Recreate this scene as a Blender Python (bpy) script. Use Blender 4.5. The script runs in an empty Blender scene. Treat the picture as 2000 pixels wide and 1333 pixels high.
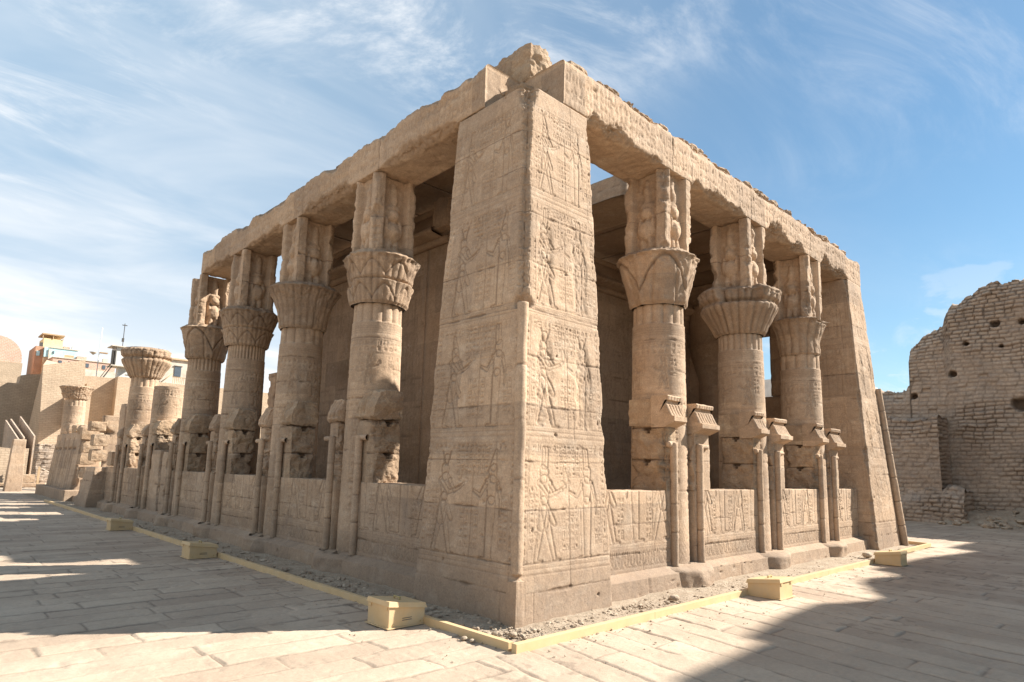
import bpy, bmesh, math, random
import numpy as np
from mathutils import Matrix, Vector
R = math.radians
sc = bpy.context.scene
C = sc.collection

# ------------------------------------------------------------------ camera
yaw, pit, roll = R(43.7264), R(8.0236), R(1.4483)
fw = Vector((math.sin(yaw)*math.cos(pit), math.cos(yaw)*math.cos(pit), math.sin(pit)))
rt = Vector((math.cos(yaw), -math.sin(yaw), 0))
up = rt.cross(fw)
r2 = math.cos(roll)*rt + math.sin(roll)*up
u2 = -math.sin(roll)*rt + math.cos(roll)*up
cam_d = bpy.data.cameras.new('camera')
cam = bpy.data.objects.new('camera', cam_d); C.objects.link(cam)
cam.matrix_world = Matrix(((r2.x, u2.x, -fw.x, -5.373), (r2.y, u2.y, -fw.y, -5.451), (r2.z, u2.z, -fw.z, 1.65), (0, 0, 0, 1)))
cam_d.lens = 1242/2000*36; cam_d.sensor_width = 36
cam_d.shift_y = (741.91-666.5)/2000
cam_d.clip_start = .05; cam_d.clip_end = 3000
sc.camera = cam

# ------------------------------------------------------------------ sun and sky
SUN_EL = R(37.6)
sdir = Vector((math.cos(SUN_EL)*.862, -math.cos(SUN_EL)*.507, math.sin(SUN_EL))).normalized()
sd = bpy.data.lights.new('sun', 'SUN'); so = bpy.data.objects.new('sun', sd); C.objects.link(so)
sd.energy = 5.0; sd.angle = R(.5); sd.color = (1, .965, .90)
so.rotation_euler = (-sdir).to_track_quat('-Z', 'Y').to_euler(); so.location = sdir*60
w = bpy.data.worlds.new('World'); sc.world = w; w.use_nodes = True
nt = w.node_tree; N = nt.nodes; LK = nt.links; N.clear()
def wn(t, **k):
    n = N.new(t)
    for a, b in k.items(): setattr(n, a, b)
    return n
sky = wn('ShaderNodeTexSky'); sky.sky_type = 'NISHITA'; sky.sun_disc = False
sky.sun_elevation = SUN_EL; sky.sun_rotation = math.atan2(sdir.x, sdir.y)
sky.air_density = 1.0; sky.dust_density = .3; sky.ozone_density = 1.0
tc = wn('ShaderNodeTexCoord'); sep = wn('ShaderNodeSeparateXYZ'); LK.new(tc.outputs['Generated'], sep.inputs[0])
mz = wn('ShaderNodeMath', operation='MAXIMUM'); LK.new(sep.outputs[2], mz.inputs[0]); mz.inputs[1].default_value = .0
az = wn('ShaderNodeMath', operation='ADD'); LK.new(mz.outputs[0], az.inputs[0]); az.inputs[1].default_value = .16
dx = wn('ShaderNodeMath', operation='DIVIDE'); LK.new(sep.outputs[0], dx.inputs[0]); LK.new(az.outputs[0], dx.inputs[1])
dy = wn('ShaderNodeMath', operation='DIVIDE'); LK.new(sep.outputs[1], dy.inputs[0]); LK.new(az.outputs[0], dy.inputs[1])
cmb = wn('ShaderNodeCombineXYZ'); LK.new(dx.outputs[0], cmb.inputs[0]); LK.new(dy.outputs[0], cmb.inputs[1])
def wnoise(scale, rot, sx, sy, detail, dist, rough=.6, loc=(0, 0, 0)):
    mp = wn('ShaderNodeMapping'); mp.inputs['Rotation'].default_value = (0, 0, R(rot)); mp.inputs['Scale'].default_value = (sx, sy, 1); mp.inputs['Location'].default_value = loc
    LK.new(cmb.outputs[0], mp.inputs[0])
    n = wn('ShaderNodeTexNoise'); LK.new(mp.outputs[0], n.inputs['Vector'])
    n.inputs['Scale'].default_value = scale; n.inputs['Detail'].default_value = detail; n.inputs['Distortion'].default_value = dist; n.inputs['Roughness'].default_value = rough
    return n.outputs[0]
def wramp(src, a, b):
    m = wn('ShaderNodeMapRange'); m.interpolation_type = 'SMOOTHSTEP'; LK.new(src, m.inputs[0]); m.inputs[1].default_value = a; m.inputs[2].default_value = b
    return m.outputs[0]
def wmath(op, a, b):
    m = wn('ShaderNodeMath', operation=op)
    for i, q in enumerate((a, b)):
        if isinstance(q, (int, float)): m.inputs[i].default_value = q
        else: LK.new(q, m.inputs[i])
    return m.outputs[0]
wisps = wramp(wnoise(1.5, -62, 1, 2.3, 10, 1.1, .66), .46, .80)
patch = wramp(wnoise(.55, 20, 1, 1, 3, .3, .5, (1.7, .4, 0)), .38, .62)
veil = wramp(wnoise(1.1, 10, 1, 1.8, 5, .5, .55), .35, .8)
# more cloud towards the side away from the sun (left of the view), a pale band near the horizon
leftw = wmath('ADD', wmath('MULTIPLY', sep.outputs[0], -.62), wmath('MULTIPLY', sep.outputs[1], .62))
leftf = wramp(leftw, -.55, .75)
hz = wramp(sep.outputs[2], .50, .0)
m1 = wmath('MULTIPLY', wmath('MULTIPLY', wisps, patch), wmath('ADD', .6, wmath('MULTIPLY', leftf, 1.0)))
m2 = wmath('ADD', wmath('MULTIPLY', wmath('MULTIPLY', veil, .6), wmath('ADD', .08, leftf)), wmath('MULTIPLY', leftf, .16))
puff = wmath('MULTIPLY', wramp(wnoise(2.6, 0, 1, 1, 8, .3, .6, (4, 2, 0)), .55, .66), wramp(sep.outputs[2], .46, .12))
m3 = wmath('MULTIPLY', wmath('MULTIPLY', hz, hz), wmath('ADD', .15, wmath('MULTIPLY', leftf, .8)))
mk = wmath('MAXIMUM', wmath('ADD', wmath('ADD', m1, m2), m3), wmath('MULTIPLY', puff, .35))
mk = wmath('MINIMUM', mk, .93)
tint = wn('ShaderNodeMixRGB', blend_type='MULTIPLY'); tint.inputs[0].default_value = 1; LK.new(sky.outputs[0], tint.inputs[1]); tint.inputs[2].default_value = (.62, .84, .89, 1)
hzl = wn('ShaderNodeMixRGB'); LK.new(wmath('ADD', wmath('MULTIPLY', leftf, .70), .08), hzl.inputs[0]); LK.new(tint.outputs[0], hzl.inputs[1]); hzl.inputs[2].default_value = (2.6, 4.1, 5.6, 1)
mix = wn('ShaderNodeMixRGB'); LK.new(mk, mix.inputs[0]); LK.new(hzl.outputs[0], mix.inputs[1]); mix.inputs[2].default_value = (7.0, 7.1, 7.2, 1)
bg = wn('ShaderNodeBackground'); bg.inputs[1].default_value = .066; LK.new(mix.outputs[0], bg.inputs[0])
wo = wn('ShaderNodeOutputWorld'); LK.new(bg.outputs[0], wo.inputs[0])
sc.view_settings.view_transform = 'Standard'; sc.view_settings.look = 'None'
sc.view_settings.exposure = 1.24; sc.view_settings.gamma = 1

# ------------------------------------------------------------------ object helpers
def setp(o, label=None, cat=None, group=None, kind=None):
    for k, v in (('label', label), ('category', cat), ('group', group), ('kind', kind)):
        if v: o[k] = v
    return o
def empty(name, loc, label=None, cat=None, group=None, parent=None):
    o = bpy.data.objects.new(name, None); C.objects.link(o); o.empty_display_size = .3
    o.location = loc
    if parent:
        o.parent = parent; o.matrix_parent_inverse = Matrix.Translation(parent.matrix_world.translation).inverted()
    bpy.context.view_layer.update()
    return setp(o, label, cat, group)
def put(name, me, mat, parent=None):
    o = bpy.data.objects.new(name, me); C.objects.link(o)
    if mat and not me.materials: me.materials.append(mat)
    if parent:
        o.parent = parent; o.matrix_parent_inverse = Matrix.Translation(parent.matrix_world.translation).inverted()
    return o
def npmesh(name, V, F, attr=None, smooth=True):
    V = np.ascontiguousarray(V, dtype=np.float32).reshape(-1, 3); F = np.ascontiguousarray(F, dtype=np.int32)
    me = bpy.data.meshes.new(name); nf, k = F.shape
    me.vertices.add(len(V)); me.vertices.foreach_set('co', V.ravel())
    me.loops.add(nf*k); me.loops.foreach_set('vertex_index', F.ravel())
    me.polygons.add(nf); me.polygons.foreach_set('loop_start', np.arange(0, nf*k, k, dtype=np.int32))
    me.update(calc_edges=True); me.validate()
    me.polygons.foreach_set('use_smooth', np.full(len(me.polygons), smooth))
    if attr is not None:
        a = me.attributes.new('dirt_and_shade', 'FLOAT', 'POINT'); a.data.foreach_set('value', np.ascontiguousarray(attr, dtype=np.float32).ravel())
    return me
def gridfaces(nu, nv, wrap=False):
    i = np.arange(nu-1)[:, None]; j = np.arange(nv if wrap else nv-1)[None, :]; j2 = (j+1) % nv
    return np.stack([i*nv+j, i*nv+j2, (i+1)*nv+j2, (i+1)*nv+j], -1).reshape(-1, 4)
def join(parts):
    Vs, Fs, As, n = [], [], [], 0
    for V, F, A in parts:
        V = np.asarray(V, float).reshape(-1, 3); Vs.append(V); Fs.append(np.asarray(F)+n); n += len(V)
        As.append(np.zeros(len(V)) if A is None else np.asarray(A, float).ravel())
    return np.concatenate(Vs), np.concatenate(Fs), np.concatenate(As)

# ------------------------------------------------------------------ numpy noise
def _h(ix, iy, iz, s):
    n = (ix.astype(np.int64)*374761393 + iy.astype(np.int64)*668265263 + iz.astype(np.int64)*2147483647 + s*974711) & 0x7fffffff
    n = (n ^ (n >> 13))*1274126177 & 0x7fffffff
    n = (n ^ (n >> 16))*1103515245 & 0x7fffffff
    return ((n ^ (n >> 15)) & 0xffffff)/float(0xffffff)
def h2(a, b, s=0):
    a = np.asarray(a); b = np.asarray(b); a, b = np.broadcast_arrays(a, b); return _h(a, b, a*0, s)
def vn(x, y, s=0, z=None):
    x, y = np.broadcast_arrays(np.asarray(x, float), np.asarray(y, float))
    z = np.zeros_like(x) if z is None else np.broadcast_to(z, x.shape)
    ix, iy, iz = np.floor(x), np.floor(y), np.floor(z); fx, fy, fz = x-ix, y-iy, z-iz
    fx, fy, fz = [t*t*(3-2*t) for t in (fx, fy, fz)]; r = 0
    zz = (0, 1) if np.any(fz) else (0,)
    for a in (0, 1):
        for b in (0, 1):
            for c in zz:
                wgt = (fx if a else 1-fx)*(fy if b else 1-fy)*((fz if c else 1-fz) if len(zz) > 1 else 1)
                r = r + wgt*_h(ix+a, iy+b, iz+c, s)
    return r
def fbm(x, y, s=0, o=4, z=None, g=.5):
    r, a, t = 0, 1, 0
    for k in range(o):
        r = r + a*vn(x*2**k, y*2**k, s+k*17, None if z is None else z*2**k); t += a; a *= g
    return r/t
def sst(a, b, x):
    t = np.clip((x-a)/(b-a), 0, 1); return t*t*(3-2*t)

# ------------------------------------------------------------------ carved surfaces
class Can:
    'a carved stone face: S metres along, Z metres up; h = height, d = grime and painted shade in joints and grooves'
    def __init__(s, Z, S, seed=0, rough=.004):
        s.Z, s.S = Z, S; s.seed = seed
        s.h = (fbm(S*3, Z*3, seed, 4)-.5)*rough*2 + (vn(S*40, Z*40, seed+5)-.5)*rough*.5
        s.d = np.zeros_like(s.h)
    def box(s, s0, s1, z0, z1, m=.002):
        return (s.S > s0-m) & (s.S < s1+m) & (s.Z > z0-m) & (s.Z < z1+m)
    def hl(s, z, s0=-9, s1=99, w=.008, D=.006, d=.25):
        k = np.exp(-((s.Z-z)/w)**2)*((s.S > s0) & (s.S < s1)); s.h -= D*k; s.d = np.maximum(s.d, d*k)
    def vl(s, x, z0=-9, z1=99, w=.007, D=.005, d=.2):
        k = np.exp(-((s.S-x)/w)**2)*((s.Z > z0) & (s.Z < z1)); s.h -= D*k; s.d = np.maximum(s.d, d*k)
    def joints(s, zs, seed=0, D=.010, smin=.8, smax=1.7, w=.0055, vert=True):
        rnd = random.Random(seed*77+5); S, Z = s.S, s.Z; L = S.max(); prev = Z.min()-.1
        brk = fbm(S*5, Z*5, seed+9, 4)
        for z in list(zs)+[Z.max()+.1]:
            zz = z + (vn(S*1.5, S*0, seed+3)-.5)*.02 + (vn(S*18, S*0+z, seed+4)-.5)*.008
            ww = w + .018*np.clip(brk-.56, 0, 1)*4
            k = np.exp(-((Z-zz)/ww)**2); s.h -= D*k*(.6+1.8*np.clip(brk-.45, 0, 1)*2); s.d = np.maximum(s.d, .75*k*sst(.25, .5, vn(S*2.2, Z*0+z, seed+44)))
            if vert:
                x = rnd.uniform(-.4, .5)
                while x < L:
                    if x > .12 and x < L-.12:
                        xx = x + (vn(Z*12, Z*0+x, seed+6)-.5)*.012
                        k = np.exp(-((S-xx)/(ww*.9))**2)*((Z > prev) & (Z < z)); s.h -= D*.7*k; s.d = np.maximum(s.d, .32*k)
                    x += rnd.uniform(smin, smax)
            prev = z
    def pits(s, n, seed=0, D=.03, r=.03):
        rnd = random.Random(seed)
        for _ in range(n):
            x, z = rnd.uniform(s.S.min(), s.S.max()), rnd.uniform(s.Z.min(), s.Z.max()); rr = r*rnd.uniform(.4, 1.3); a = rnd.uniform(.5, 2)
            q = np.sqrt(((s.S-x)/a)**2+(s.Z-z)**2)/rr
            k = np.exp(-(q+(vn(s.S*40, s.Z*40, 3)-.5))**2*1.4)*(q < 4); s.h -= D*k; s.d = np.maximum(s.d, .5*k)
    def text(s, s0, s1, z0, z1, cw=.085, ch=.075, vert=True, D=.009, seed=0, lines=True):
        m = s.box(s0, s1, z0, z1, 0)
        if not m.any(): return
        S, Z = s.S[m], s.Z[m]; n = max(1, round((s1-s0)/cw)); w_ = (s1-s0)/n; nz = max(1, round((z1-z0)/ch)); h_ = (z1-z0)/nz
        ci = np.floor((S-s0)/w_); cj = np.floor((Z-z0)/h_)
        p = (S-s0)/w_-ci-.5; q = (Z-z0)/h_-cj-.5
        ty = np.floor(h2(ci, cj, seed+31)*12); fl = np.where(h2(ci, cj, seed+32) > .5, 1, -1); p = p*1.12*fl; q = q*1.12
        p0, q0 = p, q; r = np.sqrt(p*p+q*q)
        g = np.select([ty == 0, ty == 1, ty == 2, ty == 3, ty == 4, ty == 5, ty == 6, ty == 7, ty == 8, ty == 9, ty == 10],
            [abs(r-.27)-.09, np.maximum(abs(abs(q)-.2)-.07, abs(p)-.4), np.maximum(abs(q-.22*(2*abs(((p*2.2) % 1)-.5)-.5))-.09, abs(p)-.42),
             np.maximum(abs(p)-.09, abs(q)-.42), np.minimum(np.sqrt((p*.8)**2+((q+.02)*1.5)**2)-.2, np.minimum(np.sqrt((p-.2)**2+(q-.26)**2)-.11, np.maximum(abs(p+.02)-.05, abs(q+.3)-.12))),
             np.maximum(r-.34, -q-.08), np.maximum(abs(abs(p)-.2)-.07, abs(q)-.38), abs(np.maximum(abs(p)*.9, abs(q))-.3)-.08,
             np.minimum(np.sqrt((p-.2)**2+q*q)-.13, np.sqrt((p+.2)**2+q*q)-.13), np.minimum(np.sqrt((p*1.6)**2+q*q)-.33, np.maximum(abs(p-.2)-.12, abs(q-.3)-.07)),
             np.minimum(np.maximum(abs(q+.25)-.07, abs(p)-.4), np.maximum(abs(p-.1)-.07, abs(q-.1)-.3))],
            np.minimum(abs(p+q)-.07, abs(p-q*.6)-.07)+np.maximum(r-.42, 0)*2)
        k = sst(.06, -.06, g); s.h[m] -= D*1.5*k; s.d[m] = np.maximum(s.d[m], .22*k)
        if lines:
            if vert:
                for i in range(n+1): s.vl(s0+i*w_, z0, z1, .006, .005)
            s.hl(z0, s0, s1, .006, .004); s.hl(z1, s0, s1, .006, .004)
    def shape(s, caps, D=.016, w_=.016):
        xs = [c[0] for c in caps]+[c[2] for c in caps]; zs = [c[1] for c in caps]+[c[3] for c in caps]; pad = max(max(c[4], c[5]) for c in caps)+.03
        m = s.box(min(xs)-pad, max(xs)+pad, min(zs)-pad, max(zs)+pad, 0)
        if not m.any(): return
        S, Z = s.S[m], s.Z[m]; d = np.full(S.shape, 9.)
        for x0, z0, x1, z1, ra, rb in caps:
            vx, vz = x1-x0, z1-z0; L2 = vx*vx+vz*vz+1e-9; t = np.clip(((S-x0)*vx+(Z-z0)*vz)/L2, 0, 1)
            d = np.minimum(d, np.hypot(S-x0-t*vx, Z-z0-t*vz)-(ra+(rb-ra)*t))
        k = np.where(d < 0, np.exp(d/w_)+.12, np.exp(-d/.005)*1.12)
        s.h[m] = np.minimum(s.h[m], s.h[m]*.4-D*k); s.d[m] = np.maximum(s.d[m], (.25 if D < .0155 else .42)*np.where(abs(d) < .008, 1, 0))
    def figure(s, cx, z0, H, f=1, kind=0, D=.016, hack=0):
        def T(L): return [(cx+f*a*H*1.12, z0+b*H, cx+f*c*H*1.12, z0+d_*H, e*H*1.12, g*H*1.12) for a, b, c, d_, e, g in L]
        if kind == 0:   # striding king in a kilt, arms raised in offering
            s.shape(T([(.0, .5, .13, .03, .05, .028), (.12, .012, .21, .008, .014, .009)]), D)
            s.shape(T([(-.02, .5, -.12, .03, .05, .028), (-.12, .012, -.03, .008, .014, .009)]), D)
            s.shape(T([(-.01, .58, -.03, .38, .055, .08), (.0, .55, .13, .37, .05, .03)]), D)
            s.shape(T([(0, .6, 0, .76, .05, .085), (-.08, .77, .08, .77, .03, .03)]), D)
            s.shape(T([(.07, .77, .16, .66, .026, .02), (.16, .66, .3, .74, .02, .014)]), D)
            s.shape(T([(-.06, .76, .06, .64, .026, .02), (.06, .64, .25, .7, .02, .014)]), D)
            s.shape(T([(.24, .78, .36, .78, .012, .012), (.3, .8, .3, .86, .04, .03)]), D*.7)
        elif kind == 1:   # goddess in a long dress, one arm down, one arm with a staff
            s.shape(T([(0, .56, .02, .04, .065, .045), (.05, .012, .14, .008, .014, .009), (-.03, .012, .05, .008, .014, .009)]), D)
            s.shape(T([(0, .6, 0, .76, .05, .075), (-.075, .77, .075, .77, .028, .028)]), D)
            s.shape(T([(-.09, .75, -.13, .6, .024, .018), (-.13, .6, -.13, .45, .018, .012)]), D)
            s.shape(T([(.08, .75, .16, .63, .024, .018), (.16, .63, .27, .68, .018, .012)]), D)
            s.shape(T([(.28, .0, .28, .9, .004, .004)]), D*.6)
        else:             # seated figure
            s.shape(T([(0, .4, .2, .38, .06, .05), (.2, .38, .2, .04, .045, .03), (.2, .012, .3, .01, .014, .01), (-.03, .02, -.03, .3, .07, .07)]), D)
            s.shape(T([(0, .42, 0, .72, .06, .085), (-.07, .74, .07, .74, .03, .03)]), D)
            s.shape(T([(.07, .73, .16, .6, .026, .02), (.16, .6, .33, .66, .02, .014)]), D)
        s.shape(T([(0, .8, .0, .83, .03, .03), (-.03, .8, -.025, .9, .035, .05), (.012, .89, .02, .88, .04, .035)]), D)
        c = (int(cx*13)+kind+int(z0*7)) % 3
        if c == 0: s.shape(T([(-.01, .93, -.05, 1.08, .045, .022)]), D)
        elif c == 1: s.shape(T([(-.015, .94, -.015, 1.12, .03, .022), (.015, .94, .03, 1.12, .03, .022)]), D); 
        else: s.shape(T([(0, 1.0, 0, 1.001, .05, .05)]), D); s.shape(T([(-.02, .94, -.07, 1.08, .01, .008), (.02, .94, .07, 1.08, .01, .008)]), D)
        if hack:
            m = s.box(cx-.2*H, cx+.2*H, z0, z0+1.05*H, 0); S, Z = s.S[m], s.Z[m]; x = (S-cx)/H; z = (Z-z0)/H
            k = sst(.17, .08, abs(x)+.05*(vn(Z*9, Z*0, 5)-.5))*sst(-.02, .05, z)*sst(1.05, .9, z)*sst(.35, .6, fbm(S*6, Z*4, s.seed+50, 3)+hack*.3)
            s.h[m] -= k*(.008+.018*(fbm(S*26, Z*26, 3, 3))); s.d[m] = np.maximum(s.d[m], k*.12*vn(S*30, Z*30, 8))
    def lotus(s, s0, s1, z0, z1, D=.009):
        m = s.box(s0, s1, z0, z1, 0)
        if not m.any(): return
        S, Z = s.S[m], s.Z[m]; n = max(2, round((s1-s0)/.14)); w_ = (s1-s0)/n; p = ((S-s0)/w_) % 1-.5; q = (Z-z0)/(z1-z0)
        b = .36*np.sqrt(np.clip(1-((q-.42)/.42)**2, 0, 1)); a = abs(p)
        k = np.exp(-((a-b)/.05)**2)*(q < .86)+np.exp(-((a-b*.45)/.05)**2)*(q < .7)*.7 + ((q > .62) & (np.sin(p*50) > .3) & (a > b))*.6+np.exp(-((a-.5)/.03)**2)*(q > .3)*.6
        s.h[m] -= D*np.clip(k, 0, 1); s.d[m] = np.maximum(s.d[m], .25*np.clip(k, 0, 1))
def register(c, s0, s1, z0, z1, seed, D=.016, mirror=False, hack=0, borders=True):
    'one scene: side text strips, text columns above, two figures'
    rnd = random.Random(seed); W = s1-s0; H = z1-z0; bw = .085
    if borders:
        c.text(s0, s0+bw, z0, z1, bw, .085, seed=seed+1, D=D*.55); c.text(s1-bw, s1, z0, z1, bw, .085, seed=seed+2, D=D*.55)
        s0 += bw+.03; s1 -= bw+.03; W = s1-s0
    n = max(1, int(round(W/.85))) if W > 2 else 1
    for i in range(n):
        a, b = s0+W*i/n, s0+W*(i+1)/n; w_ = b-a; fh = min(H*.84, w_*1.35)
        x1, x2 = (a+w_*.2, b-w_*.2); f = 1
        if fh/H > .6:
            c.text(a+w_*.34, b-w_*.24, z1-H*.30, z1-.02, .085, .07, seed=seed+7+i, D=D*.6); c.text(a, a+w_*.13, z0+H*.1, z0+H*.62, .075, .07, seed=seed+5+i, D=D*.5); c.text(b-w_*.10, b, z0+H*.1, z0+H*.55, .075, .07, seed=seed+6+i, D=D*.5)
        c.text(a+w_*.02, b-w_*.02, z1-H*.09, z1-.015, .09, .075, vert=False, seed=seed+9+i, D=D*.5)
        c.text((a+b)/2-.07*w_, (a+b)/2+.16*w_, z0+H*.08, z0+H*.46, .085, .07, seed=seed+17+i, D=D*.55)
        c.figure(x1, z0, fh, 1, 0, D, hack if rnd.random() < .8 else 0); c.figure(x2, z0, fh, -1, 1, D, hack)
    c.hl(z0, w=.008, D=D*.6); c.hl(z0-.03, w=.006, D=D*.4)

def loft(P0, P1, nu, res, H=None, chips=None, cw=.05, caps=(True, True), rag=.006, seed=0):
    'tube along u from polygon P0 to P1, faces displaced by H[edge](U,S)->(h,d), corners chipped; returns (V,F,A)'
    P0, P1 = np.asarray(P0, float), np.asarray(P1, float); k = len(P0)
    L = np.maximum(np.linalg.norm(np.roll(P0, -1, 0)-P0, axis=1), np.linalg.norm(np.roll(P1, -1, 0)-P1, axis=1))
    ns = [max(2, int(math.ceil(l/(res if not isinstance(res, (list, tuple)) else res[j])))) for j, l in enumerate(L)]
    ax = P1.mean(0)-P0.mean(0); Ul = np.linalg.norm(ax); ax /= Ul
    u = np.linspace(0, 1, nu+1)[:, None]; cen = P0.mean(0)
    nrm = []
    for j in range(k):
        e = (P0[(j+1) % k]+P1[(j+1) % k]-P0[j]-P1[j]); a = (P1[j]+P1[(j+1) % k]-P0[j]-P0[(j+1) % k])
        n = np.cross(e, a); n /= np.linalg.norm(n)
        if np.dot(n, P0[j]-cen+P0[(j+1) % k]-cen) < 0: n = -n
        nrm.append(n)
    cols, att = [], []
    for j in range(k):
        t = np.arange(ns[j])/ns[j]; a, b = P0[j], P0[(j+1) % k]; c, d = P1[j], P1[(j+1) % k]
        B0 = a[None]*(1-t[:, None])+b[None]*t[:, None]; B1 = c[None]*(1-t[:, None])+d[None]*t[:, None]
        V = B0[None]*(1-u[:, :, None])+B1[None]*u[:, :, None]
        U = np.broadcast_to(u*Ul, (nu+1, ns[j])); S = np.broadcast_to((t*L[j])[None], U.shape)
        if H and H.get(j): h, dd = H[j](U, S)
        else:
            h = (fbm(S*3+j*9, U*3, seed, 4)-.5)*rag*3; dd = np.zeros_like(h)
        h = np.array(h); fade = np.clip(np.minimum(S, L[j]-S)/.012, 0, 1); h = h*fade
        V = V+h[..., None]*nrm[j]
        for q, kk, dist in ((j, j, S), ((j+1) % k, j, L[j]-S)):
            cc = (chips or {}).get(q)
            cf = cc(U[:, :1]) if cc else (.006+.02*np.clip(fbm(U[:, :1]*7+q*3.3, U[:, :1]*0, seed+q, 4)-.5, 0, 1)*2)
            bis = nrm[q]+nrm[q-1]; bis = bis/np.linalg.norm(bis)
            cwk = np.maximum(cw, cf*1.6)
            f_ = np.clip(1-dist/cwk, 0, 1)**1.5
            amt = cf*f_*(.8+.4*vn(U*25, S*25, seed+4))
            V = V-amt[..., None]*bis
            dd = np.maximum(dd, .35*np.clip(amt/.03, 0, 1))
        cols.append(V); att.append(dd)
    V = np.concatenate(cols, 1); A = np.concatenate(att, 1); nv = V.shape[1]
    F = gridfaces(nu+1, nv, True)
    VV = V.reshape(-1, 3); AA = A.reshape(-1); extra = []
    for e, flag in ((0, caps[0]), (nu, caps[1])):
        if flag:     # cap: shrinking rings with noise
            ring = V[e]; c = ring.mean(0); base = len(VV); m = 7; rr = []
            for q in range(1, m+1):
                f_ = 1-(q/m)
                p = c+(ring-c)*f_ + (ax if e else -ax)*((fbm(ring[:, 0]*f_*5+q, ring[:, 1]*f_*5+ring[:, 2]*3, seed+2, 3)-.5)*.03*min(1, q))[:, None]
                rr.append(p)
            VV = np.concatenate([VV]+rr); AA = np.concatenate([AA, np.full(nv*m, .1)])
            g = gridfaces(m, nv, True)+base; i = np.arange(nv); first = np.stack([e*nv+i, e*nv+(i+1) % nv, base+(i+1) % nv, base+i], -1)
            extra += [first, g]
    if extra: F = np.concatenate([F]+extra)
    return VV, F, AA
def boxpts(x0, x1, y0, y1, z0, z1):
    'vertical box polygons: edge 0 = y0 face, 1 = x1 face, 2 = y1 face, 3 = x0 face'
    return [(x0, y0, z0), (x1, y0, z0), (x1, y1, z0), (x0, y1, z0)], [(x0, y0, z1), (x1, y0, z1), (x1, y1, z1), (x0, y1, z1)]
def M(name, vfa, mat, parent=None, smooth=True):
    return put(name, npmesh(name, vfa[0], vfa[1], vfa[2], smooth), mat, parent)
def swap(vfa):
    'mirror a wall piece from the X-face to the Y-face'
    V, F, A = vfa; V = np.array(V)[:, [1, 0, 2]]; return V, np.asarray(F)[:, ::-1], A
def revolve(cx, cy, Z, nth, Rf, cap=True, a0=0):
    th = np.linspace(0, 2*math.pi, nth, endpoint=False)[None]; ZZ = np.broadcast_to(Z[:, None], (len(Z), nth)); TH = np.broadcast_to(th, ZZ.shape)
    r, d = Rf(TH, ZZ); V = np.stack([cx+r*np.cos(TH+a0), cy+r*np.sin(TH+a0), ZZ], -1); F = gridfaces(len(Z), nth, True)
    V = V.reshape(-1, 3); A = np.asarray(d).reshape(-1)
    if cap:
        n = len(V); i = np.arange(nth)
        V = np.concatenate([V, [[cx, cy, Z[-1]]], [[cx, cy, Z[0]]]]); A = np.concatenate([A, [0, 0]])
        e = (len(Z)-1)*nth; F = np.concatenate([F, np.stack([e+i, e+(i+1) % nth, np.full(nth, n), np.full(nth, n)], -1)[:, :4]])
        F = F[:]  # quads with a doubled tip are cleaned by validate
    return V, F, A
def rock(cx, cy, cz, sx, sy, sz, seed, n=18, rough=.25, boxy=.6, rz=0):
    'weathered block: rounded cube with noise'
    t = np.linspace(-1, 1, n); parts = []
    for ax_ in range(3):
        for sg in (-1, 1):
            a, b = np.meshgrid(t, t, indexing='ij'); P = [None]*3; P[ax_] = np.full_like(a, sg); P[(ax_+1) % 3] = a*(1 if sg > 0 else -1); P[(ax_+2) % 3] = b
            P = np.stack(P, -1); nr = P/np.linalg.norm(P, axis=-1, keepdims=True); Q = P*boxy*.86+nr*(1-boxy)
            d = (fbm(Q[..., 0]*1.6+seed, Q[..., 1]*1.6, seed, 4, Q[..., 2]*1.6)-.5)*rough
            Q = Q*(1+d[..., None]); parts.append((Q.reshape(-1, 3), gridfaces(n, n), None))
    V, F, A = join(parts); V = V*np.array([sx, sy, sz])/2
    c, s_ = math.cos(rz), math.sin(rz); V = np.stack([V[:, 0]*c-V[:, 1]*s_+cx, V[:, 0]*s_+V[:, 1]*c+cy, V[:, 2]+cz], -1)
    return V, F, A
def tube(p0, p1, r, n=14, m=None, seed=0, nz=.06, joints=()):
    'round moulding between two points'
    p0, p1 = np.array(p0, float), np.array(p1, float); L = np.linalg.norm(p1-p0); a = (p1-p0)/L
    q = np.cross(a, (1, 0, 0) if abs(a[0]) < .9 else (0, 1, 0)); q /= np.linalg.norm(q); b = np.cross(a, q); m = m or max(2, int(L/.02))
    u = np.linspace(0, 1, m+1)[:, None]; th = np.linspace(0, 2*math.pi, n, endpoint=False)[None]
    rr = r*(1+(fbm(u*L*4+th*0, np.sin(th)*1.2+u*0+seed, seed, 3)-.5)*nz*3); dd = np.zeros_like(rr)
    for z in joints:
        k = np.exp(-((u*L-z)/.008)**2); rr = rr-r*.25*k; dd = dd+.7*k
    V = p0+u[..., None]*(p1-p0)+rr[..., None]*(np.cos(th)[..., None]*q+np.sin(th)[..., None]*b)
    V = V.reshape(-1, 3); F = gridfaces(m+1, n, True); c0, c1 = len(V), len(V)+1; V = np.concatenate([V, [p0], [p1]]); i = np.arange(n)
    F = np.concatenate([F, np.stack([i*0+c0, (i+1) % n, i, i], -1), np.stack([i*0+c1, m*n+i, m*n+(i+1) % n, m*n+(i+1) % n], -1)])
    return V, F, np.concatenate([dd.ravel()+np.zeros(rr.size)*0 if dd.size == rr.size else np.zeros(rr.size), [0, 0]])

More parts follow.
